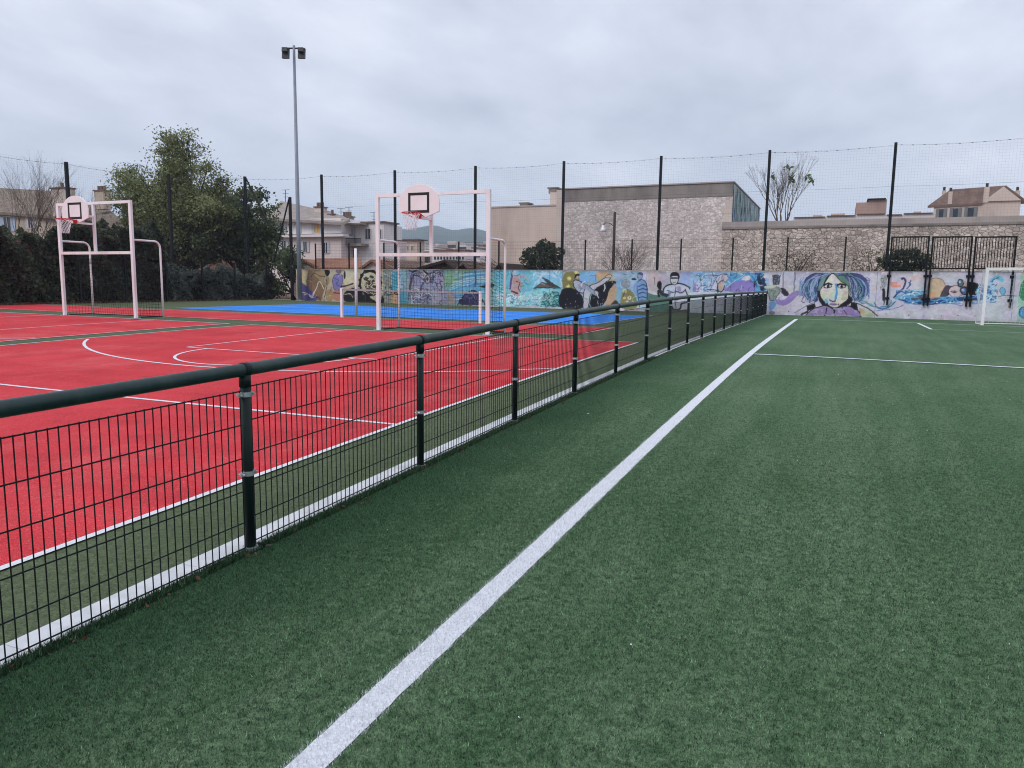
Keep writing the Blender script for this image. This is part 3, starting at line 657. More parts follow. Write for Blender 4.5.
poly('B', [(660, 130), (760, 110), (860, 105), (905, 120), (905, 200), (700, 210)], (130, 190, 214)); scribble('B', 700, 905, 110, 215, 12, .07, (186, 208, 222), .8, 50); scribble('B', 450, 560, 110, 230, 8, .06, (90, 160, 190), .8, 50)
for k_ in range(9): uu = 455 + k_ * 36; stroke('B', [(uu, 300), (uu + 14, 265 + (k_ % 3) * 12), (uu + 30, 285), (uu + 20, 320)], .07, (206, 224, 228), .9)
scribble('B', 450, 760, 270, 345, 26, .05, (196, 222, 228), .9, 36); scribble('B', 450, 760, 280, 345, 12, .04, (74, 150, 176), .9, 30)
poly('B', [(550, 150), (590, 120), (612, 160), (640, 200), (612, 250), (618, 290), (560, 270), (545, 220)], (186, 156, 152)); stroke('B', [(570, 110), (556, 160), (548, 230)], .13, (92, 72, 128)); stroke('B', [(590, 180), (625, 190), (600, 220), (618, 250)], .05, (70, 50, 70)); stroke('B', [(560, 250), (600, 262)], .09, (70, 46, 72)); poly('B', [(560, 112), (588, 96), (596, 140), (570, 150)], (170, 190, 206)); stroke('B', [(600, 150), (640, 140), (670, 165)], .12, (176, 160, 168))
poly('B', [(760, 152), (775, 150), (890, 224), (704, 224), (762, 190), (800, 195)], (62, 62, 62), 1, False); poly('B', [(720, 222), (760, 196), (800, 205), (850, 222)], (104, 88, 80), 1, False); stroke('B', [(704, 225), (890, 226)], .04, (30, 30, 36))
poly('B', [(770, 260), (830, 245), (905, 250), (905, 352), (750, 352)], (70, 150, 150), .8); scribble('B', 755, 900, 250, 350, 22, .05, (34, 84, 92), .9, 30); scribble('B', 755, 900, 250, 350, 12, .04, (170, 214, 206), .9, 26)
# --- C
rect('C', 82, 460, 108, 372, (146, 168, 176)); poly('C', [(85, 112), (190, 112), (210, 200), (150, 260), (85, 250)], (126, 120, 74)); rect('C', 205, 320, 110, 190, (120, 168, 204)); poly('C', [(300, 112), (455, 112), (455, 330), (400, 372), (360, 300), (330, 190)], (186, 156, 128))
for u_, v_ in ((128, 160), (125, 215), (180, 118)): 
    for an in range(0, 180, 45): stroke('C', [(u_ - 13 * math.cos(R_(an)), v_ - 13 * math.sin(R_(an))), (u_ + 13 * math.cos(R_(an)), v_ + 13 * math.sin(R_(an)))], .04, (226, 214, 130))
poly('C', [(58, 260), (95, 225), (140, 215), (200, 255), (235, 300), (240, 372), (58, 372)], (26, 26, 36)); poly('C', [(270, 330), (290, 260), (320, 220), (370, 190), (400, 180), (440, 172), (470, 188), (440, 196), (425, 215), (400, 245), (395, 300), (360, 350), (300, 372), (262, 372)], (24, 24, 34))
for _ in range(26): u_ = rr.choice([rr.uniform(75, 215), rr.uniform(285, 385)]); ell('C', u_, rr.uniform(262, 360), 2.6, 3, (150, 150, 176), .8)
stroke('C', [(370, 200), (380, 225), (372, 245)], .05, (210, 210, 220))
poly('C', [(152, 180), (185, 165), (225, 190), (250, 225), (240, 262), (205, 262), (165, 225)], (168, 172, 190), 1, True, .06, (30, 30, 40)); poly('C', [(235, 225), (300, 205), (360, 165), (395, 138), (420, 140), (415, 160), (380, 185), (330, 215), (275, 265), (262, 372), (222, 372), (232, 290)], (184, 182, 196), 1, True, .05, (34, 34, 46))
poly('C', [(370, 150), (400, 132), (428, 140), (424, 154), (390, 158)], (196, 168, 150), 1, True, .035); ell('C', 184, 145, 15, 18, (178, 156, 146)); poly('C', [(168, 132), (185, 122), (204, 130), (200, 142), (180, 140), (172, 165), (164, 155)], (26, 26, 34)); stroke('C', [(225, 200), (270, 235), (318, 262)], .20, (150, 154, 176)); stroke('C', [(225, 190), (275, 222), (322, 250)], .03, (34, 34, 46)); ell('C', 318, 256, 9, 8, (186, 160, 146)); stroke('C', [(190, 200), (215, 225), (205, 250)], .04, (80, 86, 110))
rect('C', 455, 600, 110, 330, (126, 172, 202)); speck('C', 430, 600, 110, 250, (160, 178, 196), NZ1, .5, .6); poly('C', [(470, 372), (485, 270), (515, 225), (555, 235), (590, 290), (600, 372)], (132, 126, 84)); ell('C', 520, 192, 28, 28, (140, 148, 160), 1, 0, .04, (110, 118, 134))
for u_, v_, r_ in ((511, 245, 15), (541, 292, 15), (506, 293, 9), (525, 320, 10), (562, 320, 8)): ell('C', u_, v_, r_, r_, (214, 202, 158)); ell('C', u_, v_, r_ * .5, r_ * .5, (180, 170, 126))
poly('C', [(455, 300), (480, 372), (400, 372), (420, 330)], (26, 26, 34), .9)
rect('C', 665, 740, 112, 300, (188, 176, 176)); stroke('C', [(712, 150), (716, 200)], .04, (120, 110, 116)); poly('C', [(650, 372), (655, 250), (690, 262), (740, 256), (830, 272), (840, 330), (840, 400), (650, 400)], (84, 118, 104)); poly('C', [(655, 180), (675, 220), (690, 250), (740, 262), (735, 275), (690, 268), (660, 250)], (196, 192, 200))
poly('C', [(592, 175), (625, 165), (655, 185), (665, 240), (662, 300), (655, 375), (612, 375), (602, 300), (598, 240)], (118, 156, 196), 1, True, .05, (34, 50, 90)); ell('C', 612, 145, 16, 22, (150, 160, 180), 1, 0, .035, (40, 50, 80)); poly('C', [(590, 132), (605, 115), (632, 120), (634, 145), (612, 134)], (60, 84, 130))
for v_ in (200, 225, 250, 280, 305): stroke('C', [(606, v_ + 12), (632, v_), (656, v_ + 10)], .06, (50, 76, 140))
poly('C', [(555, 158), (590, 158), (590, 172), (556, 172)], (34, 30, 34)); stroke('C', [(590, 195), (575, 225), (590, 262)], .15, (120, 156, 196)); poly('C', [(612, 330), (655, 330), (660, 378), (612, 378)], (176, 192, 216))
rect('C', 740, 1024, 112, 262, (176, 168, 180)); rect('C', 890, 1024, 115, 300, (150, 168, 206)); poly('C', [(950, 200), (1024, 150), (1100, 200), (1100, 330), (950, 300)], (146, 130, 186))
poly('C', [(772, 235), (790, 205), (830, 196), (890, 192), (940, 210), (970, 245), (976, 300), (940, 320), (890, 330), (890, 372), (830, 372), (826, 320), (795, 285), (772, 270)], (186, 190, 204), 1, True, .09, (18, 20, 28)); stroke('C', [(858, 215), (850, 280), (858, 360)], .05, (70, 76, 96)); stroke('C', [(800, 240), (835, 262), (860, 250), (890, 262), (925, 235)], .06, (60, 66, 90)); stroke('C', [(830, 300), (855, 310), (885, 300)], .05, (60, 66, 90)); poly('C', [(800, 245), (818, 238), (826, 275), (812, 300)], (120, 128, 150))
stroke('C', [(925, 240), (945, 280), (940, 310)], .06, (30, 34, 48)); ell('C', 880, 232, 16, 20, (120, 128, 150), .8)
ell('C', 848, 165, 28, 36, (190, 186, 192), 1, 0, .05, (20, 22, 28)); poly('C', [(818, 160), (820, 125), (848, 112), (880, 122), (886, 160), (876, 160), (868, 142), (836, 142)], (16, 18, 22)); rect('C', 822, 870, 152, 163, (20, 20, 26)); stroke('C', [(838, 184), (858, 184)], .03, (60, 40, 46)); ell('C', 747, 205, 17, 30, (16, 18, 22)); stroke('C', [(747, 240), (770, 268), (800, 275)], .16, (40, 44, 56)); stroke('C', [(738, 240), (742, 280)], .1, (18, 20, 26))
rect('C', 800, 980, 372, 400, (90, 84, 76))
# --- D
rect('D', 0, 740, 160, 345, (150, 182, 212)); rect('D', 60, 140, 165, 345, (104, 168, 208)); poly('D', [(20, 350), (30, 270), (70, 250), (105, 300), (110, 352)], (142, 126, 184)); rect('D', 0, 420, 345, 620, (190, 196, 208)); scribble('D', 60, 230, 180, 345, 14, .05, (196, 204, 218), .9, 50); scribble('D', 60, 260, 190, 340, 10, .035, (70, 70, 100), .9, 50)
poly('D', [(200, 300), (240, 210), (290, 170), (345, 180), (352, 240), (320, 280), (290, 340), (180, 345)], (188, 192, 208), 1, True, .035, (70, 76, 100)); ell('D', 290, 290, 34, 50, (184, 160, 148), 1, 10, .06, (36, 30, 40)); stroke('D', [(240, 240), (262, 290), (255, 335)], .05, (24, 24, 34)); ell('D', 322, 215, 30, 34, (190, 176, 186), 1, 0, .035, (50, 50, 76)); poly('D', [(300, 255), (350, 240), (352, 262), (318, 275)], (70, 150, 160)); stroke('D', [(160, 320), (250, 325), (260, 350)], .05, (60, 60, 80))
poly('D', [(350, 165), (640, 160), (660, 240), (640, 345), (310, 345), (350, 260)], (90, 156, 204)); poly('D', [(305, 350), (350, 265), (420, 240), (520, 235), (610, 240), (660, 345)], (136, 122, 190)); poly('D', [(470, 232), (505, 195), (545, 188), (572, 228), (520, 238)], (214, 204, 204), 1, False); poly('D', [(390, 168), (480, 160), (500, 185), (450, 178)], (190, 204, 216)); stroke('D', [(380, 165), (378, 340)], .02, (70, 90, 130)); stroke('D', [(345, 300), (400, 245), (470, 215), (505, 180)], .04, (150, 196, 214)); stroke('D', [(572, 190), (610, 240), (655, 300)], .05, (60, 110, 160))
rect('D', 610, 700, 162, 345, (84, 150, 196)); stroke('D', [(640, 200), (655, 260), (675, 320)], .16, (26, 34, 60)); stroke('D', [(690, 195), (680, 250), (700, 290)], .12, (40, 50, 84)); rect('D', 685, 735, 168, 215, (204, 204, 214)); scribble('D', 600, 700, 170, 320, 10, .05, (30, 50, 90), .9, 40)
rect('D', 735, 1100, 162, 560, (190, 188, 200)); stroke('D', [(868, 165), (866, 330)], .06, (110, 108, 116), .8, False); stroke('D', [(975, 165), (972, 345)], .06, (104, 102, 112), .8, False)
poly('D', [(700, 300), (740, 285), (800, 290), (840, 310), (815, 370), (800, 420), (740, 425), (735, 360)], (136, 152, 146), 1, True, .035, (60, 66, 74)); ell('D', 802, 232, 30, 44, (112, 120, 130), 1, 20, .06, (54, 58, 70)); scribble('D', 770, 840, 190, 280, 10, .05, (60, 64, 80), .9, 30); scribble('D', 735, 830, 300, 420, 10, .04, (80, 92, 96), .8, 30); stroke('D', [(700, 300), (740, 300), (790, 290)], .12, (176, 190, 170))
poly('D', [(735, 425), (800, 425), (805, 470), (760, 530), (738, 530)], (110, 150, 200)); ell('D', 880, 345, 52, 24, (44, 42, 58), 1, 42, .03, (20, 20, 26)); stroke('D', [(800, 300), (840, 330)], .1, (120, 130, 134)); poly('D', [(735, 520), (790, 525), (800, 560), (735, 560)], (120, 112, 112))
poly('D', [(800, 405), (850, 425), (900, 405), (950, 350), (1030, 330), (1030, 372), (960, 400), (900, 462), (850, 480), (795, 450)], (142, 124, 184)); poly('E', [(105, 300), (160, 318), (190, 300), (222, 262), (262, 240), (300, 255), (296, 285), (262, 272), (230, 300), (185, 342), (130, 345)], (142, 124, 184)); stroke('E', [(300, 255), (306, 275), (286, 300), (278, 318), (300, 325)], .04, (80, 66, 120)); ell('D', 918, 525, 6, 7, (50, 46, 50))
# --- E face
poly('E', [(395, 120), (600, 120), (640, 200), (650, 300), (600, 345), (560, 380), (460, 380), (400, 320), (380, 200)], (24, 24, 32)); 
poly('E', [(275, 230), (300, 165), (350, 122), (450, 118), (440, 160), (400, 200), (390, 270), (400, 320), (350, 310), (310, 280)], (60, 72, 122)); poly('E', [(560, 118), (680, 122), (735, 170), (750, 240), (715, 305), (650, 320), (620, 300), (630, 230), (600, 170), (540, 130)], (70, 74, 124))
poly('E', [(500, 118), (560, 125), (600, 170), (640, 230), (640, 290), (625, 300), (612, 240), (570, 190), (520, 150)], (92, 132, 116)); poly('E', [(440, 165), (470, 125), (430, 122), (405, 175), (395, 230), (412, 250)], (110, 136, 142))
for k_ in range(16):
    a0 = rr.uniform(0, 1); stroke('E', [(440 - a0 * 60, 125 + rr.uniform(0, 15)), (390 - a0 * 70, 170), (350 - a0 * 60, 230), (385 - a0 * 60, 290 + rr.uniform(-10, 25))], .04, rr.choice([(52, 66, 130), (130, 160, 200), (40, 44, 90), (96, 150, 170), (160, 150, 200)]), .9)
    stroke('E', [(560 + a0 * 60, 125), (620 + a0 * 60, 160), (655 + a0 * 70, 220), (640 + a0 * 60, 290 + rr.uniform(-10, 30))], .04, rr.choice([(52, 66, 130), (130, 160, 200), (40, 44, 90), (110, 170, 160), (160, 150, 200)]), .9)
for k_ in range(9): stroke('E', [(300, 150 + k_ * 12), (275, 165 + k_ * 13), (268, 190 + k_ * 12)], .03, (110, 150, 190)); stroke('E', [(720, 150 + k_ * 14), (748, 165 + k_ * 14), (742, 200 + k_ * 12)], .03, (96, 110, 170))
for k_ in range(110):
    sd_ = rr.choice((-1, 1)); a0 = rr.uniform(0, 1) ** .8; wv = rr.uniform(-14, 14); x0_ = 505 + sd_ * rr.uniform(20, 70)
    P_ = [(x0_, 122 + rr.uniform(0, 14)), (505 + sd_ * (100 + a0 * 50), 140 + a0 * 10), (505 + sd_ * (112 + a0 * 95) + wv, 190), (505 + sd_ * (108 + a0 * 125) - wv, 238), (505 + sd_ * (112 + a0 * 95) + wv * 1.5, 275 + rr.uniform(-12, 14)), (505 + sd_ * (122 + a0 * 75) - wv, 300 + rr.uniform(-10, 25))]
    stroke('E', P_, rr.choice((.022, .03, .03)), rr.choice([(28, 32, 66), (52, 66, 130), (150, 176, 214), (96, 150, 170), (176, 170, 214), (60, 90, 110)]), .85)
poly('E', [(490, 122), (515, 135), (545, 175), (590, 195), (612, 240), (608, 285), (580, 320), (545, 350), (510, 372), (478, 352), (430, 310), (410, 265), (412, 235), (445, 180), (465, 150)], (208, 202, 192), 1, True, .05, (20, 20, 26))
poly('E', [(490, 122), (512, 140), (500, 200), (480, 240), (440, 235), (445, 180)], (216, 210, 204)); poly('E', [(515, 215), (540, 250), (530, 300), (500, 310), (475, 300), (495, 270)], (196, 204, 200)); poly('E', [(575, 240), (606, 250), (600, 285), (570, 320), (550, 300)], (190, 178, 166))
for u_ in (460, 556): ell('E', u_, 214, 26, 12, (206, 206, 206), 1, 0, .05, (18, 18, 26)); ell('E', u_ + 2, 215, 10, 10, (26, 24, 30)); stroke('E', [(u_ - 30, 206), (u_, 192), (u_ + 30, 204)], .07, (24, 22, 28))
stroke('E', [(520, 205), (524, 250), (520, 300)], .09, (70, 140, 200)); poly('E', [(472, 300), (490, 312), (512, 314), (526, 300), (520, 320), (492, 324), (474, 314)], (26, 60, 130)); poly('E', [(440, 300), (462, 296), (476, 330), (450, 335)], (120, 180, 210)); poly('E', [(474, 332), (500, 326), (530, 334), (520, 350), (490, 352)], (158, 140, 190)); stroke('E', [(478, 340), (528, 340)], .03, (70, 40, 90)); ell('E', 538, 340, 5, 5, (26, 26, 34)); ell('E', 460, 334, 9, 4, (26, 26, 34))
poly('E', [(312, 415), (350, 372), (430, 345), (470, 352), (505, 378), (545, 355), (600, 350), (650, 372), (690, 405), (695, 425), (312, 425)], (142, 122, 172), 1, True, .06, (20, 20, 28)); stroke('E', [(505, 375), (508, 420)], .07, (20, 20, 28)); stroke('E', [(455, 365), (450, 400), (430, 420)], .05, (30, 26, 40)); stroke('E', [(560, 360), (580, 390), (600, 420)], .04, (60, 46, 86)); scribble('E', 350, 660, 370, 415, 12, .05, (176, 160, 200), .8, 30)
poly('E', [(318, 345), (372, 325), (385, 355), (345, 375), (322, 385)], (22, 22, 30), 1, False); poly('E', [(618, 325), (662, 338), (664, 385), (640, 375), (612, 350)], (22, 22, 30), 1, False); stroke('E', [(280, 410), (322, 388)], .1, (24, 24, 32)); stroke('E', [(235, 395), (320, 340), (375, 318)], .03, (90, 86, 100))
poly('E', [(664, 360), (710, 370), (790, 412), (740, 425), (690, 420)], (176, 182, 150)); poly('E', [(664, 362), (700, 372), (720, 400), (680, 405)], (196, 160, 130)); stroke('E', [(630, 325), (700, 345), (760, 385), (800, 415)], .05, (26, 26, 36))
for k_ in range(6): stroke('E', [(660 + k_ * 6, 300 + k_ * 3), (700 + k_ * 8, 340 - k_ * 6), (740, 320 + k_ * 6), (790 + k_ * 4, 360), (830, 375 - k_ * 5), (880, 345), (900, 330 - k_ * 4)], .03, rr.choice([(70, 110, 160), (60, 70, 120), (110, 160, 190)]), .9)
# --- F swimmer
poly('F', [(55, 365), (90, 370), (95, 410), (70, 440), (80, 475), (50, 470), (45, 420)], (172, 172, 182)); scribble('F', 45, 95, 365, 475, 10, .03, (110, 112, 126), .9, 20); stroke('F', [(68, 478), (66, 545)], .12, (26, 28, 36)); stroke('F', [(70, 545), (64, 575)], .05, (70, 70, 80))
for k_ in range(4): stroke('F', [(110 + k_ * 4, 432 + k_ * 9), (150, 428 + k_ * 10), (178, 440 + k_ * 6)], .05, (222, 142, 118))
for k_ in range(5): stroke('F', [(160, 450 - k_ * 4), (230 + k_ * 10, 420 - k_ * 6), (320, 380 + k_ * 8)], .025, (222, 176, 176), .9)
stroke('F', [(188, 402), (205, 398), (220, 425), (205, 465), (165, 495), (135, 530)], .08, (46, 56, 110)); stroke('F', [(240, 430), (258, 440), (225, 475)], .05, (60, 90, 150)); stroke('F', [(250, 420), (244, 455)], .05, (60, 90, 150))
poly('F', [(130, 535), (200, 500), (280, 480), (350, 480), (370, 540), (250, 560), (150, 550)], (110, 170, 206)); scribble('F', 150, 360, 480, 545, 18, .045, (52, 104, 168), .9, 46); scribble('F', 150, 360, 480, 545, 10, .04, (190, 214, 228), .9, 40)
poly('F', [(240, 535), (320, 505), (380, 500), (460, 530), (440, 548), (260, 552)], (84, 84, 98))
ell('F', 425, 462, 64, 66, (206, 182, 150), 1, 0, .03, (120, 100, 84)); poly('F', [(360, 490), (400, 480), (440, 500), (420, 535), (370, 530)], (214, 168, 130)); poly('F', [(455, 510), (490, 435), (520, 450), (545, 450), (515, 520), (450, 545)], (70, 68, 78)); poly('F', [(500, 480), (540, 448), (530, 500), (505, 520)], (26, 26, 34))
ell('F', 558, 486, 46, 40, (206, 180, 182), 1, 0, .03, (60, 50, 70)); stroke('F', [(530, 488), (548, 480), (560, 490)], .05, (70, 50, 60)); ell('F', 545, 495, 12, 5, (90, 60, 70)); poly('F', [(575, 415), (620, 405), (645, 440), (640, 520), (600, 450)], (196, 172, 168)); ell('F', 590, 430, 21, 22, (96, 116, 132), 1, 0, .06, (26, 34, 46)); ell('F', 584, 424, 8, 8, (200, 214, 220)); ell('F', 614, 484, 27, 29, (96, 106, 156), 1, 0, .07, (26, 34, 60)); ell('F', 608, 478, 11, 11, (170, 184, 214))
poly('F', [(640, 420), (680, 425), (725, 430), (705, 455), (722, 475), (690, 490), (700, 510), (650, 515), (635, 470)], (18, 20, 26), 1, False)
poly('F', [(140, 535), (200, 548), (300, 545), (400, 548), (480, 520), (560, 530), (640, 520), (720, 515), (760, 520), (740, 548), (620, 552), (520, 560), (420, 580), (300, 576), (210, 565)], (34, 66, 130)); scribble('F', 200, 740, 525, 568, 22, .045, (90, 160, 206), .9, 50)
for u_ in (268, 430, 520, 600): ell('F', u_, 562, 7, 6, (206, 216, 224))
for c_ in ((760, 500, 40), (800, 470, 30), (730, 490, 34)): ell('F', c_[0], c_[1], c_[2], c_[2] * 1.2, (96, 176, 216), .8)
stroke('F', [(800, 420), (820, 395), (855, 392), (880, 412)], .16, (104, 180, 216)); stroke('F', [(800, 430), (820, 400), (852, 398)], .04, (34, 70, 130)); ell('F', 880, 485, 18, 26, (104, 180, 216), 1, 0, .03, (46, 100, 150)); ell('F', 812, 545, 30, 16, (110, 180, 214), 1, 0, .03, (46, 100, 150)); stroke('F', [(780, 510), (840, 520), (900, 512), (975, 520)], .04, (80, 130, 140)); scribble('F', 710, 840, 440, 550, 22, .045, (34, 84, 150), .9, 46); scribble('F', 710, 840, 430, 550, 14, .045, (180, 214, 230), .9, 40)
stroke('F', [(0, 560), (20, 600), (60, 612), (110, 590), (150, 560)], .05, (60, 100, 160)); stroke('F', [(10, 620), (90, 612), (170, 600), (200, 580)], .03, (80, 120, 180)); stroke('F', [(480, 570), (560, 572), (600, 590), (612, 575)], .03, (80, 130, 180))
for u_, v_ in ((240, 648), (342, 652), (460, 655), (568, 652), (690, 655), (80, 640)): ell('F', u_, v_, 4, 4, (60, 54, 56))
poly('F', [(975, 700), (1000, 380), (1300, 370), (1320, 700)], (150, 190, 176), 1, False); poly('F', [(985, 560), (1000, 390), (1150, 380), (1200, 470), (1130, 570)], (40, 132, 92)); poly('F', [(985, 620), (1020, 590), (1100, 600), (1100, 680), (1010, 680)], (74, 142, 190), 1, True, .05, (30, 70, 120))
# weathering of the paint itself: joints of the concrete panels, streaks, blotches
for cr_, u0_, u1_, v0_, v1_, n_ in (('A', 90, 660, 100, 330, 46), ('A', 660, 1020, 100, 335, 60), ('B', 20, 900, 100, 340, 150), ('C', 85, 600, 112, 360, 60), ('D', 0, 700, 165, 345, 70)):
    for _ in range(n_):
        u_, v_ = rr.uniform(u0_, u1_), rr.uniform(v0_, v1_); a_ = rr.uniform(0, 6.28); Lk = rr.uniform(8, 26); bnd = rr.uniform(-.9, .9)
        stroke(cr_, [(u_, v_), (u_ + Lk * math.cos(a_), v_ + Lk * math.sin(a_)), (u_ + Lk * math.cos(a_) + Lk * math.cos(a_ + bnd), v_ + Lk * math.sin(a_) + Lk * math.sin(a_ + bnd))], rr.choice((.02, .03, .045)), rr.choice([(26, 28, 38), (26, 28, 38), (210, 216, 224), (70, 100, 150), (150, 190, 200), (120, 100, 130), (60, 90, 90)]), rr.uniform(.35, .85))
# hand-painted irregularity: wobble of the brush, sprayed soft rims, drifting tone of each paint
dx_ = ((NZ2 - .5) * 1.6 + (lattice(.5, .4, 12) - .5) * 3).round().astype(int); dz_ = ((lattice(.2, .2, 13) - .5) * 1.6 + (lattice(.55, .5, 14) - .5) * 3).round().astype(int)
jj, ii = np.indices((nz_, nx_)); IMG = IMG[np.clip(jj + dz_, 0, nz_ - 1), np.clip(ii + dx_, 0, nx_ - 1)]
SO = IMG.copy()
for sh_ in ((0, 2), (0, -2), (2, 0), (-2, 0), (0, 5), (0, -5), (4, 0), (-4, 0)): SO = SO + np.roll(IMG, sh_, (0, 1))
IMG = IMG * .88 + SO / 9 * .12
for ch_ in range(3): IMG[..., ch_] *= 1 + .13 * (lattice(.45, .35, 20 + ch_) - .5) + .10 * (lattice(.15, .12, 30 + ch_) - .5)
IMG *= (1 + .14 * (NZ1 - .5) + .16 * (NZ2 - .5) + .22 * (NZ3 - .5))[..., None]
top = np.clip((GZ - 2.25) / .2, 0, 1) * (NZV > .45) * .35; IMG *= (1 - top)[..., None]
low = np.clip((.62 - GZ) / .25, 0, 1) * (NZV > .35) * .35; IMG = IMG * (1 - low[..., None]) + np.array((.16, .15, .12)) * low[..., None]
for x_ in np.arange(MX0 + 1.2, MX1, 5.25): IMG[:, int((x_ - MX0) / MS)] *= .45
IMG = IMG * .95 + IMG.mean(2, keepdims=True) * .05; IMG = np.clip(IMG * 1.05, 0, .85)
wl = thing('mural_wall', 'long low concrete wall covered with painted figures along the far end of the courts and pitch', 'wall')
m = MB(); m.box(MX0, MX1, YM + .006, YM + .24, -.2, MZ1 - .002); m.build('wall_body', 'coping_stone', wl)
m = MB(); m.box(MX0 - .01, MX1 + .01, YM - .012, YM + .26, MZ1, MZ1 + .03); m.build('wall_top', 'coping_stone', wl)
k = Mt('mural_paint', .75, .25); a_ = k.attr('paint'); k.col(a_.outputs['Color']); k.bump(k.noise(k.map(), 30, 4, .7), .25, .01); MATS['mural'] = k.m
V = np.stack([GX.ravel(), np.full(GX.size, YM), GZ.ravel()], 1); idx = np.arange(nx_ * nz_).reshape(nz_, nx_)
F_ = np.stack([idx[:-1, :-1].ravel(), idx[:-1, 1:].ravel(), idx[1:, 1:].ravel(), idx[1:, :-1].ravel()], 1)
tri_mesh('mural', V, F_, 'mural', wl, {'paint': ('POINT', IMG.reshape(-1, 3))})


# ---------------------------------------------------------------- ball-stop fence with tall posts behind the wall
YF = 37.95
bs = thing('ball_stop_fence', 'tall ball stop net on slim dark posts behind the mural wall and hedge', 'fence')
tall = [(-29.45, 8.2), (-24.2, 8.2), (-18.95, 8.18), (-13.75, 8.16), (-8.6, 8.14), (-3.45, 8.12), (1.85, 8.14), (7.15, 8.16), (12.4, 8.16), (17.7, 8.16)]
for x_, z_ in tall:
    m = MB(); m.box(x_ - .06, x_ + .06, YF - .06, YF + .06, .3, z_); m.build('post', 'dark_post', bs)
left = [(-35.45, 37.9, 8.35), (-37.0, 33.3, 7.95), (-37.0, 26.85, 7.65), (-37.0, 20.5, 7.6), (-37.0, 14.2, 7.5)]
for x_, y_, z_ in left:
    m = MB(); m.box(x_ - .07, x_ + .07, y_ - .07, y_ + .07, .2, z_); m.build('post', 'dark_post', bs)
x_, z_ = -31.95, 6.95
m = MB(); m.box(x_ - .07, x_ + .07, 37.93, 38.07, .3, z_); m.build('post', 'dark_post', bs)
m = MB(); m.tube([(-35.4, 37.9, 8.3), (-33.6, 37.95, 5.2)], .05, 6); m.build('brace', 'dark_post', bs)
m = MB(); m.tube([(-32.0, 37.95, 6.8), (-33.9, 37.9, 1.2)], .05, 6); m.build('brace', 'dark_post', bs)
def cable(mb, a, b, sag, r, knots=True):
    a, b = np.array(a, float), np.array(b, float); n = 14; L_ = np.linalg.norm(b - a)
    pts = [a + (b - a) * i / n - np.array([0, 0, sag * 4 * (i / n) * (1 - i / n)]) for i in range(n + 1)]
    mb.tube(pts, r, 4, False)
    if knots:
        for j in range(int(L_ / .45) - 1):
            p = a + (b - a) * (j + .5) * .45 / L_; tt_ = (j + .5) * .45 / L_; p[2] -= sag * 4 * tt_ * (1 - tt_)
            mb.box(p[0] - .035, p[0] + .035, p[1] - .01, p[1] + .01, p[2] - .012, p[2] + .012)
m = MB()
seq = [(x_, YF, z_ - .1) for x_, z_ in tall]
for a, b in zip(seq[:-1], seq[1:]):
    cable(m, a, b, .10, .0045); cable(m, (a[0], a[1], 6.25), (b[0], b[1], 6.25), .03, .004, False)
cable(m, (-35.45, 37.9, 8.2), (-29.45, YF, 8.1), .12, .0045)
ls = [(x_, y_, z_ - .1) for x_, y_, z_ in left]
for a, b in zip(ls[:-1], ls[1:]): cable(m, a, b, .14, .006)
m.build('cable', 'net_thread', bs, fix=False)
m = MB()
x0_, x1_ = -29.45, 17.7
for i in range(int((x1_ - x0_) / .125)):
    x_ = x0_ + i * .125; m.tube([(x_, YF, 2.6), (x_, YF, 8.0)], .0013, 3, False)
for j in range(44): m.tube([(x0_, YF, 2.6 + j * .125), (x1_, YF, 2.6 + j * .125)], .0013, 3, False)
for a, b in zip(ls[:-1], ls[1:]):
    grid_net(m, a, b, (b[0], b[1], 3.2), (a[0], a[1], 3.2), 50, 36, .0013)
m.build('net', 'net_thread', bs, fix=False)

# low mesh fence standing on the mural wall
t = thing('wall_top_fence', 'low green wire fence with short dark posts standing on top of the mural wall', 'fence')
xs_ = [-29.9 + 2.5 * i for i in range(13)]
for i, x_ in enumerate(xs_):
    m = MB(); m.box(x_ - .035, x_ + .035, 37.77, 37.83, 2.3, 4.06); m.build('post', 'dark_post', t)
m = MB()
for a, b in zip(xs_[:-1], xs_[1:]):
    for k_ in range(int((b - a) / .1)): m.tube([(a + k_ * .1, 37.8, 2.52), (a + k_ * .1, 37.8, 4.0)], .0022, 3, False)
    for j in range(9): m.tube([(a, 37.8, 2.52 + j * .185), (b, 37.8, 2.52 + j * .185)], .006 if j in (8, 6) else .003, 3, False)
m.build('mesh_panel', 'wire_green', t, fix=False)
# taller thin posts near the left end (px 347..400 crop) and chain-link in front of the shrubs
t = thing('boundary_fence', 'dark chain link fence with thin posts in front of the grey green shrubs', 'fence')
bp = [(-33.3, y_) for y_ in (24.5, 27.0, 29.5, 32.0, 34.5, 37.2)]
for x_, y_ in bp:
    m = MB(); m.box(x_ - .04, x_ + .04, y_ - .04, y_ + .04, .3, g(x_, y_) + 2.25); m.build('post', 'dark_post', t)
m = MB()
for (xa_, ya_), (xb_, yb_) in zip(bp[:-1], bp[1:]):
    za_ = g(xa_, ya_); zb_ = g(xb_, yb_); grid_net(m, (xa_, ya_, za_ + 2.15), (xb_, yb_, zb_ + 2.15), (xb_, yb_, zb_ + .05), (xa_, ya_, za_ + .05), 28, 20, .0022)
m.build('mesh_panel', 'wire_green', t, fix=False)

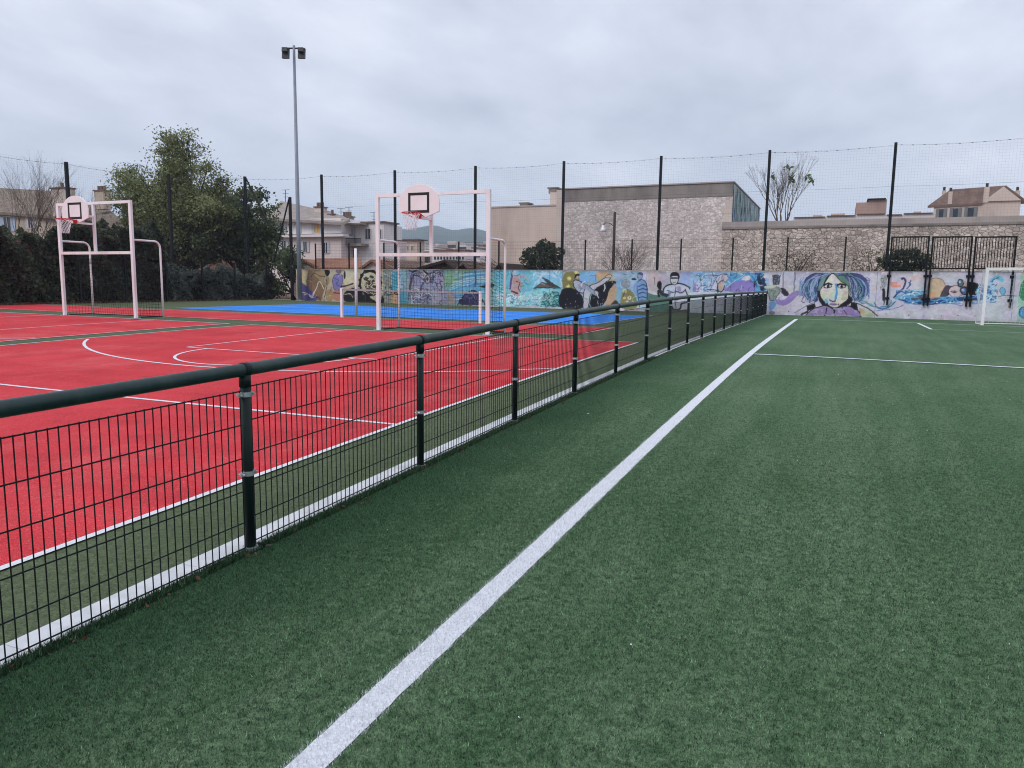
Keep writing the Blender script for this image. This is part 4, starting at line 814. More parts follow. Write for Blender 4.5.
# ---------------------------------------------------------------- floodlight mast
p = atY(300, 300, 37.0); mx_, my_ = p[0], 37.0
tp = atY(294, 50, my_)
t = thing('floodlight_mast', 'tall grey mast with two dark floodlights, beside the left end of the mural', 'floodlight', (mx_, my_, g(mx_, my_)))
hgt_ = tp[2] - g(mx_, my_)
m = MB(); m.tube([(0, 0, -.2), (0, 0, 4), (0, 0, hgt_ + .25)], [.15, .125, .075], 16); m.build('mast', 'mast_metal', t, True)
m = MB(); m.tube([(0, 0, 0), (0, 0, .05)], .3, 14); m.build('base_plate', 'galvanised', t)
A0, A1 = np.array([-.50, -.20]), np.array([.52, .22])
m = MB(); m.tube([(*A0, hgt_ + .10), (*A1, hgt_ + .10)], .045, 8); m.build('crossarm', 'lamp_black', t)
for s_, A_ in ((-1, A0), (1, A1)):
    cx_, cy_ = A_ * .86
    th = math.atan2(.42, 1.02)
    def loc(u, v_, w_): return (cx_ + u * math.cos(th) + v_ * math.sin(th), cy_ + u * math.sin(th) - v_ * math.cos(th), hgt_ + .1 + w_)
    m = MB()
    def bx_(u0, u1, v0, v1, w0, w1, sl=0):
        q8 = [loc(u, v_ + (sl if w_ == w0 else 0), w_) for w_ in (w0, w1) for v_ in (v0, v1) for u in (u0, u1)]
        m.add(q8, [(0, 1, 3, 2), (4, 6, 7, 5), (0, 4, 5, 1), (2, 3, 7, 6), (0, 2, 6, 4), (1, 5, 7, 3)])
    bx_(-.20, .20, -.05, .16, -.62, -.02, .10); bx_(-.16, .16, .0, .34, -.28, -.04, .05)
    hd = m.build('floodlight_head', 'lamp_black', t)
    m = MB(); bx_(-.165, .165, .165, .175, -.56, -.24, .06); m.build('glass', 'lamp_glass', hd)

# ---------------------------------------------------------------- stone buildings behind the wall
YS = 45.0
t = thing('stone_wall', 'rough rubble stone wall with a flat pale coping at the right, behind the mural', 'wall')
xl = atY(722, 229, YS)[0]; zc = 5.02
m = MB(); m.box(xl + .02, 22, YS, YS + .45, -.3, zc); m.build('wall_body', 'rubble_big', t)
m = MB(); m.box(xl, 22, YS - .06, YS + .5, zc + .003, zc + .12); m.build('string_course', 'grey_cement', t)
m = MB(); m.box(xl, 22, YS - .02, YS + .46, zc + .123, zc + .42); m.build('coping', 'coping_stone', t)
YB = 45.5
t = thing('stone_warehouse', 'tall flat topped rubble stone building with a grey cement band along its top', 'building')
bl = atY(557, 191, YB)[0]; b2 = atY(563.5, 191, YB)[0]; brr = atY(733.5, 182, YB)[0]; zt_ = atY(733, 182.5, YB)[2]; zt0 = atY(563, 190, YB)[2]; zb_ = atY(733, 196, YB)[2]
m = MB(); m.box(b2, brr - .003, YB, YB + 15.5, -.3, zb_); m.build('wall', 'rubble_small', t)
m = MB(); m.box(b2, brr, YB - .03, YB + 15.53, zb_ + .003, zt_); m.build('cement_band', 'grey_cement', t)
m = MB(); m.box(b2 - .05, brr + .06, YB - .09, YB + 15.6, zt_ + .003, zt_ + .08); m.build('parapet_cap', 'coping_stone', t)
m = MB(); m.box(bl, b2 - .003, YB - .06, YB + 15, -.3, zt0); m.build('pilaster', 'cream_render', t)
m = MB(); zq = zb_ - .25; j = 0
while zq > 5.2:
    m.box(brr - (.62 if j % 2 else .42), brr + .004, YB - .012, YB + .02, zq - .36, zq - .01); zq -= .37; j += 1
m.build('quoin', 'cream_render', t)
p = atY(706, 181, YB + 3); m = MB(); m.tube([(p[0], p[1], zt_), (p[0], p[1], zt_ + .25)], .22, 10); m.tube([(p[0], p[1], zt_ + .25), (p[0], p[1], zt_ + .32)], .3, 10); m.build('roof_vent', 'coping_stone', t)
# painted flank of the building
k = Mt('flank_paint', .8, .2); v = k.map((1, .55, .22)); n_ = k.noise(v, 2.6, 4, .6, .6); n2_ = k.noise(k.map((1, 1.2, .3), loc=(3, 5, 1)), 2.4, 3, .6, .8)
c = k.mix(k.rng(n_, .40, .50, 0, 1), (.16, .29, .29), (.34, .44, .44)); c = k.mix(k.rng(n2_, .50, .56, 0, 1), c, (.045, .075, .09)); c = k.mix(k.rng(k.noise(k.map((1, .7, .3), loc=(9, 2, 4)), 2, 3, .6, .5), .58, .62, 0, .9), c, (.50, .48, .40)); c = k.mix(k.rng(k.noise(k.map((1, .8, .3), loc=(1, 7, 4)), 1.8, 3, .6, .5), .60, .64, 0, .9), c, (.12, .20, .42)); k.col(c); MATS['flank_paint'] = k.m
m = MB(); m.box(brr + .003, brr + .02, YB + .12, YB + 15.45, 5.0, zt_ - .02); m.build('painted_flank', 'flank_paint', t)
# beige block left of it
YE = 47.5
t = thing('beige_building', 'plain beige rendered block with a higher step and small chimneys, left of the stone building', 'building')
xa, xb, xc = atY(489, 207, YE)[0], bl + .6, bl + .6; za, zb2 = atY(520, 207, YE)[2], atY(550, 190, YE)[2]
m = MB(); m.box(xa, xb, YE, YE + 10, -.3, za); m.build('wall', 'beige_render', t)
m = MB(); m.box(xa - .05, xb, YE - .05, YE + 10, za + .003, za + .09); m.build('parapet_cap', 'coping_stone', t)
xm = atY(543.5, 200, YE)[0]
m = MB(); m.box(xm, xc, YE + 1.2, YE + 9, za + .1, zb2); m.build('upper_wall', 'cream_render', t)
for u0, u1, yt, yb in ((520, 527.5, 203.5, 207), (548.5, 557, 188.3, 190.5)):
    a, b = atY(u0, yb, YE + 2), atY(u1, yt, YE + 2); m = MB(); m.box(a[0], b[0], YE + 2, YE + 2.9, a[2] - .2, b[2]); m.box(a[0] - .08, b[0] + .08, YE + 1.95, YE + 2.95, b[2] + .003, b[2] + .09); m.build('chimney', 'grey_cement', t)
a, b = atY(549, 247.5, YE), atY(556.5, 243, YE); m = MB(); m.box(a[0], b[0], YE - .7, YE - .01, a[2], b[2]); m.build('canopy', 'timber', t)
# rail clamp panels: black railings bolted to the mural wall
spans = [(891.5, 930), (932.5, 973.2), (975.5, 1017.5)]
base_lab = ['black iron railing panel nearest the painted face, partly covered by a dark bush', 'black iron railing panel in the middle of the three bolted above the painted swimmer', 'black iron railing panel behind the top corner of the football goal']
for (u0, u1), lb in zip(spans, base_lab):
    x0, x1 = atY(u0, 236, 37.4)[0], atY(u1, 236, 37.4)[0]; zt2, zb2_ = atY(u0, 236.5, 37.4)[2], 2.58
    t = thing('railing_panel', lb, 'railing', (x0, 37.4, 0), group='black railing panels bolted to the mural wall'); wdt = x1 - x0
    m = MB(); m.box(.0, wdt, -.03, .03, zt2 - .06, zt2); m.box(0, wdt, -.03, .03, zb2_, zb2_ + .06); m.build('rail', 'black_metal', t)
    nb = 14
    for i in range(1, nb):
        m = MB(); m.box(wdt * i / nb - .014, wdt * i / nb + .014, -.014, .014, zb2_ + .06, zt2 - .06); m.build('bar', 'black_metal', t)
    for s_, xx in ((0, .03), (1, wdt - .03)):
        m = MB(); m.box(xx - .035, xx + .035, -.035, .035, .98, zt2 - .06 if False else zt2 + .003); pp = m.build('post', 'black_metal', t)
        for zz_ in (2.28, 1.28):
            m = MB(); m.tube([(xx, -.045, zz_), (xx, .095, zz_)], .058, 10); m.box(xx - .085, xx + .085, .05, .098, zz_ - .05, zz_ + .05); m.build('clamp', 'black_metal', pp)
# street lamp and bare trees in the yard
a = atY(613, 272, 41); zt3 = atY(615.7, 212, 41)[2]
t = thing('yard_lamp', 'dark slim post with a white bell lamp on a side arm, before the stone building', 'lamp post', (a[0], 41, .5))
m = MB(); m.tube([(0, 0, 0), (0, 0, 2.2), (0, 0, zt3 - .5)], [.11, .09, .07], 10); m.build('post', 'timber', t, True)
la = atY(603, 231, 41); lx, lz = la[0] - a[0], la[2] - .5
m = MB(); m.tube([(0, 0, lz + .22), (lx * .4, 0, lz + .42), (lx * .8, 0, lz + .45), (lx, 0, lz + .30)], .022, 6); m.build('arm', 'timber', t)
m = MB(); m.tube([(lx, 0, lz + .32), (lx, 0, lz + .2), (lx, 0, lz + .12), (lx, 0, lz - .02)], [.05, .08, .11, .21], 14); m.build('lamp_shade', 'goal_white', t, True)

# ---------------------------------------------------------------- houses
def zat(px, py, Y): return atY(px, py, Y)[2]
def front_box(mb, u0, u1, y0, y1, Y, D, zlow=None):
    um = (u0 + u1) / 2; a, b = atY(u0, (y0 + y1) / 2, Y)[0], atY(u1, (y0 + y1) / 2, Y)[0]
    mb.box(a, b, Y, Y + D, zat(um, y1, Y) if zlow is None else zlow, zat(um, y0, Y)); return mb
def window(par, u0, u1, y0, y1, Y, mat='window_dark', sh=None, label=None):
    m = MB(); front_box(m, u0, u1, y0, y1, Y - .05, .046); wn = m.build('window', mat, par)
    a, b = wn.data.vertices[0].co, wn.data.vertices[6].co
    f = MB(); r = .05; x0, x1, z0, z1 = a.x, b.x, a.z, b.z; yy = Y - .09
    f.box(x0 - r, x0, yy, Y - .003, z0 - r, z1 + r); f.box(x1, x1 + r, yy, Y - .003, z0 - r, z1 + r); f.box(x0, x1, yy, Y - .003, z1, z1 + r); f.box(x0, x1, yy, Y - .003, z0 - r, z0); f.box((x0 + x1) / 2 - .02, (x0 + x1) / 2 + .02, yy, Y - .052, z0, z1)
    f.build('frame', 'city_white', wn)
    if sh:
        wd = (x1 - x0) * .52
        for q0 in (x0 - r - wd, x1 + r): s_ = MB(); s_.box(q0, q0 + wd, Y - .07, Y - .004, z0 - .04, z1 + .04); s_.build('shutter', sh, wn)
    return wn
def chimney(par, u0, u1, y0, y1, Y, mat='cream_render', pots=2):
    m = MB(); front_box(m, u0, u1, y0, y1, Y, .9); c_ = m.build('chimney', mat, par); v0, v1 = c_.data.vertices[0].co, c_.data.vertices[6].co
    m = MB(); m.box(v0.x - .1, v1.x + .1, Y - .1, Y + 1.0, v1.z + .003, v1.z + .12)
    for i in range(pots): xx = v0.x + (v1.x - v0.x) * (i + .5) / pots; m.tube([(xx, Y + .4, v1.z + .12), (xx, Y + .4, v1.z + .55)], .14, 8)
    m.build('chimney_pot', 'tile_dull', c_)
def antenna(par, u, y0, y1, Y):
    a, b = atY(u, y1, Y), atY(u, y0, Y); m = MB(); m.tube([a, b], .03, 4)
    for k_ in (.0, .12, .24): m.box(b[0] - .5 + k_, b[0] + .5 - k_, Y - .015, Y + .015, b[2] - k_ * 3, b[2] - k_ * 3 + .03)
    m.build('antenna', 'dark_post', par)
# left houses behind the hedge
YH = 46.0
t = thing('left_house', 'old house with a long ochre tiled roof behind the hedge at the left edge', 'house')
m = MB(); front_box(m, -60, 63, 214, 285, YH, 9, 0); m.build('wall', 'ochre_render', t)
def roofq(par, pts, Y0, Y1, mat, name='roof', th=.25):
    # pts: eave left, eave right (at depth Y0), ridge right, ridge left (at depth Y1), in photo pixels
    q = [atY(*pts[0], Y0), atY(*pts[1], Y0), atY(*pts[2], Y1), atY(*pts[3], Y1)]; m = MB(); m.slab(q, th); m.build(name, mat, par)
roofq(t, [(-62, 207), (67, 217), (40, 190), (-40, 186)], YH - .4, YH + 4, 'tile_old')
roofq(t, [(67, 217), (70, 216), (50, 191), (40, 190)], YH - .4, YH + 4, 'tile_old')
chimney(t, 52, 66, 188.5, 216, YH - .6, 'cream_render', 1)
for u0, u1, y0, y1, s_ in ((4, 11, 217, 231, 'shutter_blue'), (28.5, 33, 217, 228, 'shutter_pale'), (-20, -12, 216, 230, 'shutter_blue')): window(t, u0, u1, y0, y1, YH, 'window_dark', s_)
YH2 = 52.0
t = thing('ochre_house', 'ochre house with a hipped tiled roof and a broad chimney, seen beside the left goal', 'house')
m = MB(); front_box(m, 60, 120, 219, 285, YH2, 8, 0); m.build('wall', 'ochre_render', t)
roofq(t, [(56, 217), (124, 222), (104, 205), (66, 201)], YH2 - .4, YH2 + 4, 'tile_old'); chimney(t, 94.5, 103.5, 191, 209, YH2 + 1, 'ochre_render', 3)
window(t, 100, 104, 228, 237, YH2, 'window_dark', 'shutter_pale')
# white houses left of centre
YW = 60.0
t = thing('white_house', 'white house with tiled hip roof and one amber lit window, behind the mast', 'house')
m = MB(); front_box(m, 262, 341.5, 235.5, 300, YW, 12, 0); m.build('lower_wall', 'pink_render', t)
m = MB(); front_box(m, 266, 341, 219, 234, YW + .25, 11); m.build('upper_wall', 'white_render', t)
m = MB(); front_box(m, 260, 343, 234.5, 237, YW - .55, 1.0); m.build('ledge', 'city_white', t)
roofq(t, [(258, 217), (343, 222.5), (318, 209), (281, 201)], YW - .5, YW + 6, 'tile_pale'); roofq(t, [(343, 222.5), (350, 219), (330, 211), (318, 209)], YW - .5, YW + 6, 'tile_pale')
chimney(t, 314.5, 321.5, 207.5, 217, YW + 4, 'cream_render', 3); chimney(t, 328, 332, 215, 220, YW + 3, 'tile_dull', 1)
window(t, 314.5, 319.2, 223, 233.5, YW + .25, 'amber_lit_pane', 'shutter_pale'); window(t, 296.5, 300.5, 223, 233, YW + .25, 'shutter_pale'); window(t, 280, 284, 223, 233, YW + .25, 'window_dark', 'shutter_pale')
window(t, 324, 327.5, 242.5, 253, YW, 'window_dark', 'shutter_pale'); window(t, 303.5, 307, 241.5, 252, YW, 'window_dark', 'shutter_pale'); window(t, 282, 286, 241, 251, YW, 'window_dark', 'shutter_pale')
antenna(t, 285.5, 190, 202, YW + 3); antenna(t, 341, 208.5, 219, YW + 3)
YD = 62.0
t = thing('balcony_block', 'white flat roofed apartment block with a grey balcony, right of the tiled white house', 'building')
m = MB(); front_box(m, 341, 384, 223, 300, YD, 2.4, 0); m.build('wall', 'white_render', t)
m = MB(); front_box(m, 360, 384.5, 221.3, 222.7, YD - .2, 2.7); m.build('roof_edge', 'tile_dull', t)
m = MB(); front_box(m, 340.5, 361, 223.0, 224.5, YD - 1.2, 1.19); m.build('roof_overhang', 'grey_cement', t)
m = MB(); front_box(m, 342.5, 361, 243.5, 245.8, YD - 1.3, 1.29); m.build('balcony_slab', 'grey_cement', t)
m = MB()
for u in np.linspace(342.7, 360.7, 22): a, b = atY(u, 243.4, YD - 1.28), atY(u, 238.3, YD - 1.28); m.tube([a, b], .022, 4)
a, b = atY(342.5, 238.2, YD - 1.28), atY(361, 238.4, YD - 1.28); m.tube([a, b], .04, 4); m.build('balcony_railing', 'dark_post', t)
window(t, 365.5, 370.5, 229, 239, YD, 'window_dark'); window(t, 378.3, 381.5, 229.5, 240, YD, 'window_dark'); window(t, 351.5, 355.5, 229, 243, YD, 'shutter_pale'); window(t, 343, 344.7, 229, 243, YD, 'window_dark'); window(t, 351.5, 355, 250, 257, YD, 'window_dark', 'shutter_pale')
chimney(t, 341, 349, 217, 223.5, YD + 2, 'grey_cement', 4); antenna(t, 349, 207.5, 218, YD + 3); antenna(t, 374, 212.5, 222, YD + 3)
# low tiled sheds right behind the mural
def shed(label, u0, u1, ye, yr, ga, Y, roofmat='tile_roof', wall='cream_render'):
    t = thing('tiled_shed', label, 'shed', group='low sheds with tiled roofs just behind the mural')
    m = MB(); front_box(m, u0 + 1, u1 - 1, ye, ye + 25, Y + .2, 4, 0); m.build('wall', wall, t)
    if ga is None: roofq(t, [(u0, ye), (u1, ye), (u1 - 2, yr), (u0 + 2, yr)], Y - .3, Y + 3, roofmat, th=.15)
    else:
        A_, B_, C_ = atY(u0, ye, Y), atY(u1, ye, Y), atY(ga, yr, Y)
        m = MB(); m.prismY([(A_[0] + .3, A_[2]), (B_[0] - .3, B_[2]), (C_[0], C_[2] - .1)], Y + .25, Y + 4); m.build('gable', wall, t)
        for P, Q in ((A_, C_), (C_, B_)):
            m = MB(); m.slab([(P[0], Y, P[2]), (Q[0], Y, Q[2]), (Q[0], Y + 4.4, Q[2] + .02), (P[0], Y + 4.4, P[2] + .02)], .16); m.build('roof', roofmat, t)
    return t
shed('shed with a long red tiled roof behind the skater painting, left of the cream gable', 313, 363, 267.5, 258.2, None, 41.5)
shed('cream gabled shed with red tiles directly above the painted black ring', 358, 380, 268.5, 259.3, 371, 41)
shed('low cream gable shed immediately right of the floodlight mast', 291, 316, 266, 259, 303, 41.2)
shed('long dull red tiled roof behind the nearer goal frame, seen through its crossbar', 381, 424, 267.5, 260.5, None, 42, 'tile_dull')
shed('dark brown roofed shed above the grey lilac painted panel, with a pointed right end', 417, 453, 267.5, 259.5, 445, 41, 'timber', 'timber')
shed('small dark gabled shed between the dark brown roof and the tall fence post', 454, 468, 268.8, 261.3, 463, 41.2, 'tile_dull', 'timber')
shed('low red tiled roof between the small dark gable and the goal right upright', 468, 496, 268.5, 263.8, None, 42.5, 'tile_dull')
shed('small dark gabled shed just right of the goal right upright', 494, 504, 269.2, 262.8, 499, 41, 'timber', 'timber')
# brick garden wall behind the grey shrubs
a, b = atY(196, 285, 44), atY(236, 285, 44); m = MB(); m.box(a[0], b[0], 44, 44.3, 0, zat(215, 257, 44)); tag(m.build('brick_wall', 'brick'), 'red brick wall glimpsed beneath the dark trees above the grey green shrubs', 'wall')
# right hand house on the hill
ZE = 11.0
t = thing('hillside_house', 'beige house with dull red tiled roof and three windows above the stone wall', 'house')
Cn, Aw, Bn = atZ(983, 201.5, ZE), atZ(934, 204.5, ZE), atZ(1021, 200.5, ZE)
Dn = Aw + (Bn - Cn)
m = MB(); fl = [Aw, Cn, Bn, Dn]; m.add([(q_[0], q_[1], 0) for q_ in fl] + [(q_[0], q_[1], ZE) for q_ in fl], [(0, 1, 2, 3), (7, 6, 5, 4), (0, 4, 5, 1), (1, 5, 6, 2), (2, 6, 7, 3), (3, 7, 4, 0)]); m.build('wall', 'beige_render', t)
mid1 = (Cn + Bn) / 2; mid2 = (Aw + Dn) / 2; rz_ = ZE + 1.45
m = MB(); dd = Vector(Bn - Cn).normalized() * 0; n_o = Vector(np.cross(Vector(Bn - Cn), (0, 0, 1))).normalized() * .02
m.add([tuple(Cn), tuple(Bn), (mid1[0], mid1[1], rz_), (Cn[0] + n_o.x * 10, Cn[1] + n_o.y * 10, ZE), (Bn[0] + n_o.x * 10, Bn[1] + n_o.y * 10, ZE), (mid1[0] + n_o.x * 10, mid1[1] + n_o.y * 10, rz_)], [(0, 1, 2), (3, 5, 4), (0, 3, 4, 1), (1, 4, 5, 2), (2, 5, 3, 0)]); m.build('gable', 'beige_render', t)
ov = (Cn - Bn) / np.linalg.norm(Cn - Bn) * .35; ov[2] = -.12; al = (Cn - Aw) / np.linalg.norm(Cn - Aw) * .25
M1, M2 = np.array([mid1[0], mid1[1], rz_ + .1]) + al, np.array([mid2[0], mid2[1], rz_ + .1]) - al
m = MB(); m.slab([Aw + ov - al, Cn + ov + al, M1, M2], .22); m.build('roof', 'tile_dull', t); m = MB(); m.slab([M2, M1, Bn - ov * [1, 1, -1] + al + [0, 0, 0], Dn - ov * [1, 1, -1] - al], .22); m.build('roof', 'tile_dull', t)
ux = (Cn - Aw) / np.linalg.norm(Cn - Aw); nrm = np.array([ux[1], -ux[0], 0]); Lw = np.linalg.norm(Cn - Aw)
for f0, f1 in ((.13, .22), (.42, .52), (.72, .84)):
    a = Aw + ux * Lw * f0; b = Aw + ux * Lw * f1
    m = MB(); m.add([tuple(a + nrm * k_ + np.array([0, 0, z_])) for z_ in (-2.2, -.55) for k_ in (.0, .08)] + [tuple(b + nrm * k_ + np.array([0, 0, z_])) for z_ in (-2.2, -.55) for k_ in (.0, .08)], [(0, 1, 3, 2), (4, 6, 7, 5), (0, 4, 5, 1), (2, 3, 7, 6), (1, 5, 7, 3), (0, 2, 6, 4)]); wn = m.build('window', 'window_dark', t)
    for s0, s1 in ((f0 - .07, f0), (f1, f1 + .07)):
        a2 = Aw + ux * Lw * s0; b2_ = Aw + ux * Lw * s1
        m = MB(); m.add([tuple(a2 + nrm * k_ + np.array([0, 0, z_])) for z_ in (-2.25, -.5) for k_ in (.0, .12)] + [tuple(b2_ + nrm * k_ + np.array([0, 0, z_])) for z_ in (-2.25, -.5) for k_ in (.0, .12)], [(0, 1, 3, 2), (4, 6, 7, 5), (0, 4, 5, 1), (2, 3, 7, 6), (1, 5, 7, 3), (0, 2, 6, 4)]); m.build('shutter', 'shutter', wn)
for u, yt, yb, w2, dpt in ((944.5, 190.5, 203, 3.6, 1), (951, 191.5, 197, 3.6, 3), (987.5, 187, 196, 4.6, 1), (1018, 190.5, 202, 5, 1)):
    q = atZ((u), yb, ZE + .2); Yq = q[1] + dpt * .3; a, b = atY(u - w2 / 2, yt, Yq), atY(u + w2 / 2, yt, Yq); m = MB(); m.box(a[0], b[0], Yq, Yq + .6, ZE - .4, a[2]); c_ = m.build('chimney', 'beige_render', t)
    m = MB(); m.tube([((a[0] + b[0]) / 2, Yq + .3, a[2]), ((a[0] + b[0]) / 2, Yq + .3, a[2] + .4)], .13, 8); m.build('chimney_pot', 'timber', c_)
# brick block and pale roofs above the coping
t = thing('brick_block', 'reddish brown windowless block rising above the stone wall coping, left of the tall fence post', 'building')
m = MB(); front_box(m, 855.5, 868, 202.5, 225, 95, 8, 0); front_box(m, 868.02, 886, 199.5, 225, 95, 8, 0); m.build('wall', 'pale_brick', t); m = MB(); front_box(m, 867.5, 886, 198.2, 199.4, 94.7, 8.6); m.build('roof_edge', 'dark_post', t)
labs = ['long low pale roof just above the coping, right of the leafy bare tree', 'pale roof with a raised skylight, left of the reddish brown block', 'low white parapet directly below the reddish brown block', 'low grey roof between the tall fence post and the beige hillside house', 'small white rooftop hut just left of the beige hillside house']
for (u0, u1, yt, hut), lb in zip(((793, 826, 217.5, (813, 822, 215)), (826, 856, 216, (831, 845, 213.5)), (856, 886, 214.3, None), (886, 903, 215, None), (903, 934, 213.5, (914, 921, 211.5))), labs):
    t = thing('flat_roofed_building', lb, 'building', group='pale low buildings beyond the stone wall')
    m = MB(); front_box(m, u0, u1, yt, 226, 85, 8, 0); m.build('wall', 'city_white', t); m = MB(); front_box(m, u0 + 1, u1 - 1, yt - .8, yt - .05, 84.8, 8.4); m.build('roof', 'tile_dull', t)
    if hut: m = MB(); front_box(m, *hut[:2], hut[2], yt - .9, 86, 3); m.build('skylight', 'city_warm', t)
# far town and hills
grp = 'distant pale town buildings below the hills'
R3 = random.Random(11); TOWN = {}
for i in range(46):
    u = R3.uniform(392, 489); y_ = R3.uniform(247, 258) ; Yd = 420 - (y_ - 243) * 17 + R3.uniform(-20, 20); wpx = R3.uniform(3, 9); hpx = R3.uniform(2.5, 6)
    wc = R3.choice(['city_white', 'city_white', 'city_warm']); rc = R3.choice(['tile_dull', 'city_warm', 'city_white'])
    lb = '%s %s town building, %s roof, %s, %s of basketball post' % ('wide' if wpx > 6 else 'small', 'white' if wc == 'city_white' else 'beige', {'tile_dull': 'brown', 'city_warm': 'beige', 'city_white': 'white'}[rc],
        'low in town' if y_ > 252 else 'near hills', 'left' if u + wpx / 2 < 431 else 'right')
    a, b = atY(u, y_, Yd), atY(u + wpx, y_ - hpx, Yd); t = thing('town_building', lb, 'building', group=grp); TOWN.setdefault(lb, []).append((u + wpx / 2, t))
    m = MB(); m.box(a[0], b[0], Yd, Yd + 9, -.4, b[2]); wv = m.build('wall', wc, t)
    m = MB(); m.box(a[0] - .2, b[0] + .2, Yd - .2, Yd + 9.2, b[2] + .01, b[2] + .5); m.build('roof', rc, t)
    m = MB(); nW = max(1, int(wpx / 1.6)); zf = b[2] - 1.0
    for r_ in range(2):
        for q_ in range(nW): xx = a[0] + (b[0] - a[0]) * (q_ + .5) / nW; m.box(xx - .45, xx + .45, Yd - .06, Yd - .01, zf - r_ * 3.4 - 1.6, zf - r_ * 3.4)
    m.build('window_row', 'window_dark', t)
for lb, ts in TOWN.items():
    ts.sort(key=lambda q_: q_[0])
    if len(ts) > 1:
        for i_, (u_, o_) in enumerate(ts): o_['label'] = lb + ', ' + (['leftmost'] + ['%s from left' % w2_ for w2_ in ('second', 'third', 'fourth', 'fifth', 'sixth')[:max(0, len(ts) - 2)]] + ['rightmost'])[i_]
t = thing('long_white_building', 'long white building with a row of dark windows seen just above the goal crossbar', 'building')
m = MB(); front_box(m, 432, 464, 250.5, 262, 110, 3, 0); m.build('wall', 'city_white', t)
m = MB()
for u in np.arange(434, 462, 3.1): front_box(m, u, u + 1.7, 256.5, 259.5, 109.9, .08)
m.build('window_row', 'window_dark', t)
m = MB(); front_box(m, 431, 465, 249.6, 250.4, 109.6, 3.6); m.build('roof', 'tile_roof', t)
t = thing('stone_coloured_house', 'weathered beige house with shuttered windows just right of the goal side pipe', 'house')
m = MB(); front_box(m, 396, 417, 240, 262, 88, 2, 0); m.build('wall', 'city_warm', t); m = MB(); front_box(m, 395, 418, 239, 239.9, 87.6, 2.6); m.build('roof', 'tile_dull', t)
for u in (401, 406, 411): window(t, u, u + 1.8, 246, 249.5, 88)
# hills
prof = [(300, 238), (360, 236), (392, 229.5), (405, 228), (420, 226.5), (430, 224.3), (437, 225), (447, 228.5), (455, 229.5), (465, 227.5), (473, 227), (480, 229), (490, 231), (520, 234), (560, 238), (700, 240)]
YR = 1800.0; hx = [atY(u, y_, YR)[0] for u, y_ in prof]; hzv = [atY(u, y_, YR)[2] for u, y_ in prof]
xs_ = np.linspace(hx[0] - 600, hx[-1] + 200, 170); ysl = np.linspace(560, 2500, 60); V = []
lat = np.random.default_rng(3).uniform(-1, 1, (40, 80))
def hn(x, y, s_):
    u = (x + 5000) / s_; v_ = y / s_; i, j = int(u) % 79, int(v_) % 39; fu, fv = u - int(u), v_ - int(v_); fu = fu * fu * (3 - 2 * fu); fv = fv * fv * (3 - 2 * fv)
    return (lat[j, i] * (1 - fu) + lat[j, i + 1] * fu) * (1 - fv) + (lat[j + 1, i] * (1 - fu) + lat[j + 1, i + 1] * fu) * fv
for y in ysl:
    for x in xs_:
        xr = x * YR / y if y < YR else x; H = np.interp(xr, hx, hzv); tt_ = (y - 560) / (YR - 560)
        z = H * (tt_ ** 1.3 if tt_ < 1 else max(0, 1 - (tt_ - 1) * 1.2)); z = min(z, 175); z += (hn(x, y, 170) * 9 + hn(x + 900, y, 60) * 4) * min(1, tt_ * 2) * (1 - math.exp(-abs(tt_ - 1) * 6)); V.append((x, y, z - .4))
nx2 = len(xs_); m = MB(); m.add(V, [(j * nx2 + i, j * nx2 + i + 1, (j + 1) * nx2 + i + 1, (j + 1) * nx2 + i) for j in range(len(ysl) - 1) for i in range(nx2 - 1)])
struct(m.build('hills', 'far_green', None, True))

# ---------------------------------------------------------------- plants
def leaves_mesh(name, pts, size, mat, parent, shade, elong=1.6):
    n = len(pts); a = rng.normal(0, 1, (n, 3)); a /= np.linalg.norm(a, axis=1)[:, None]; b = rng.normal(0, 1, (n, 3)); b -= (b * a).sum(1)[:, None] * a; b /= np.linalg.norm(b, axis=1)[:, None]
    s_ = size * rng.uniform(.6, 1.35, n)[:, None]; V = np.empty((n, 4, 3)); V[:, 0] = pts - a * s_ * elong / 2; V[:, 1] = pts + b * s_ * .5; V[:, 2] = pts + a * s_ * elong / 2; V[:, 3] = pts - b * s_ * .5
    return tri_mesh(name, V.reshape(-1, 3), np.arange(4 * n).reshape(-1, 4), mat, parent, {'shade': ('POINT', np.repeat(np.clip(shade, 0, 1), 4))})
def bez(a, b, c, n=6): return [a * (1 - t_) ** 2 + b * 2 * t_ * (1 - t_) + c * t_ * t_ for t_ in np.linspace(0, 1, n)]
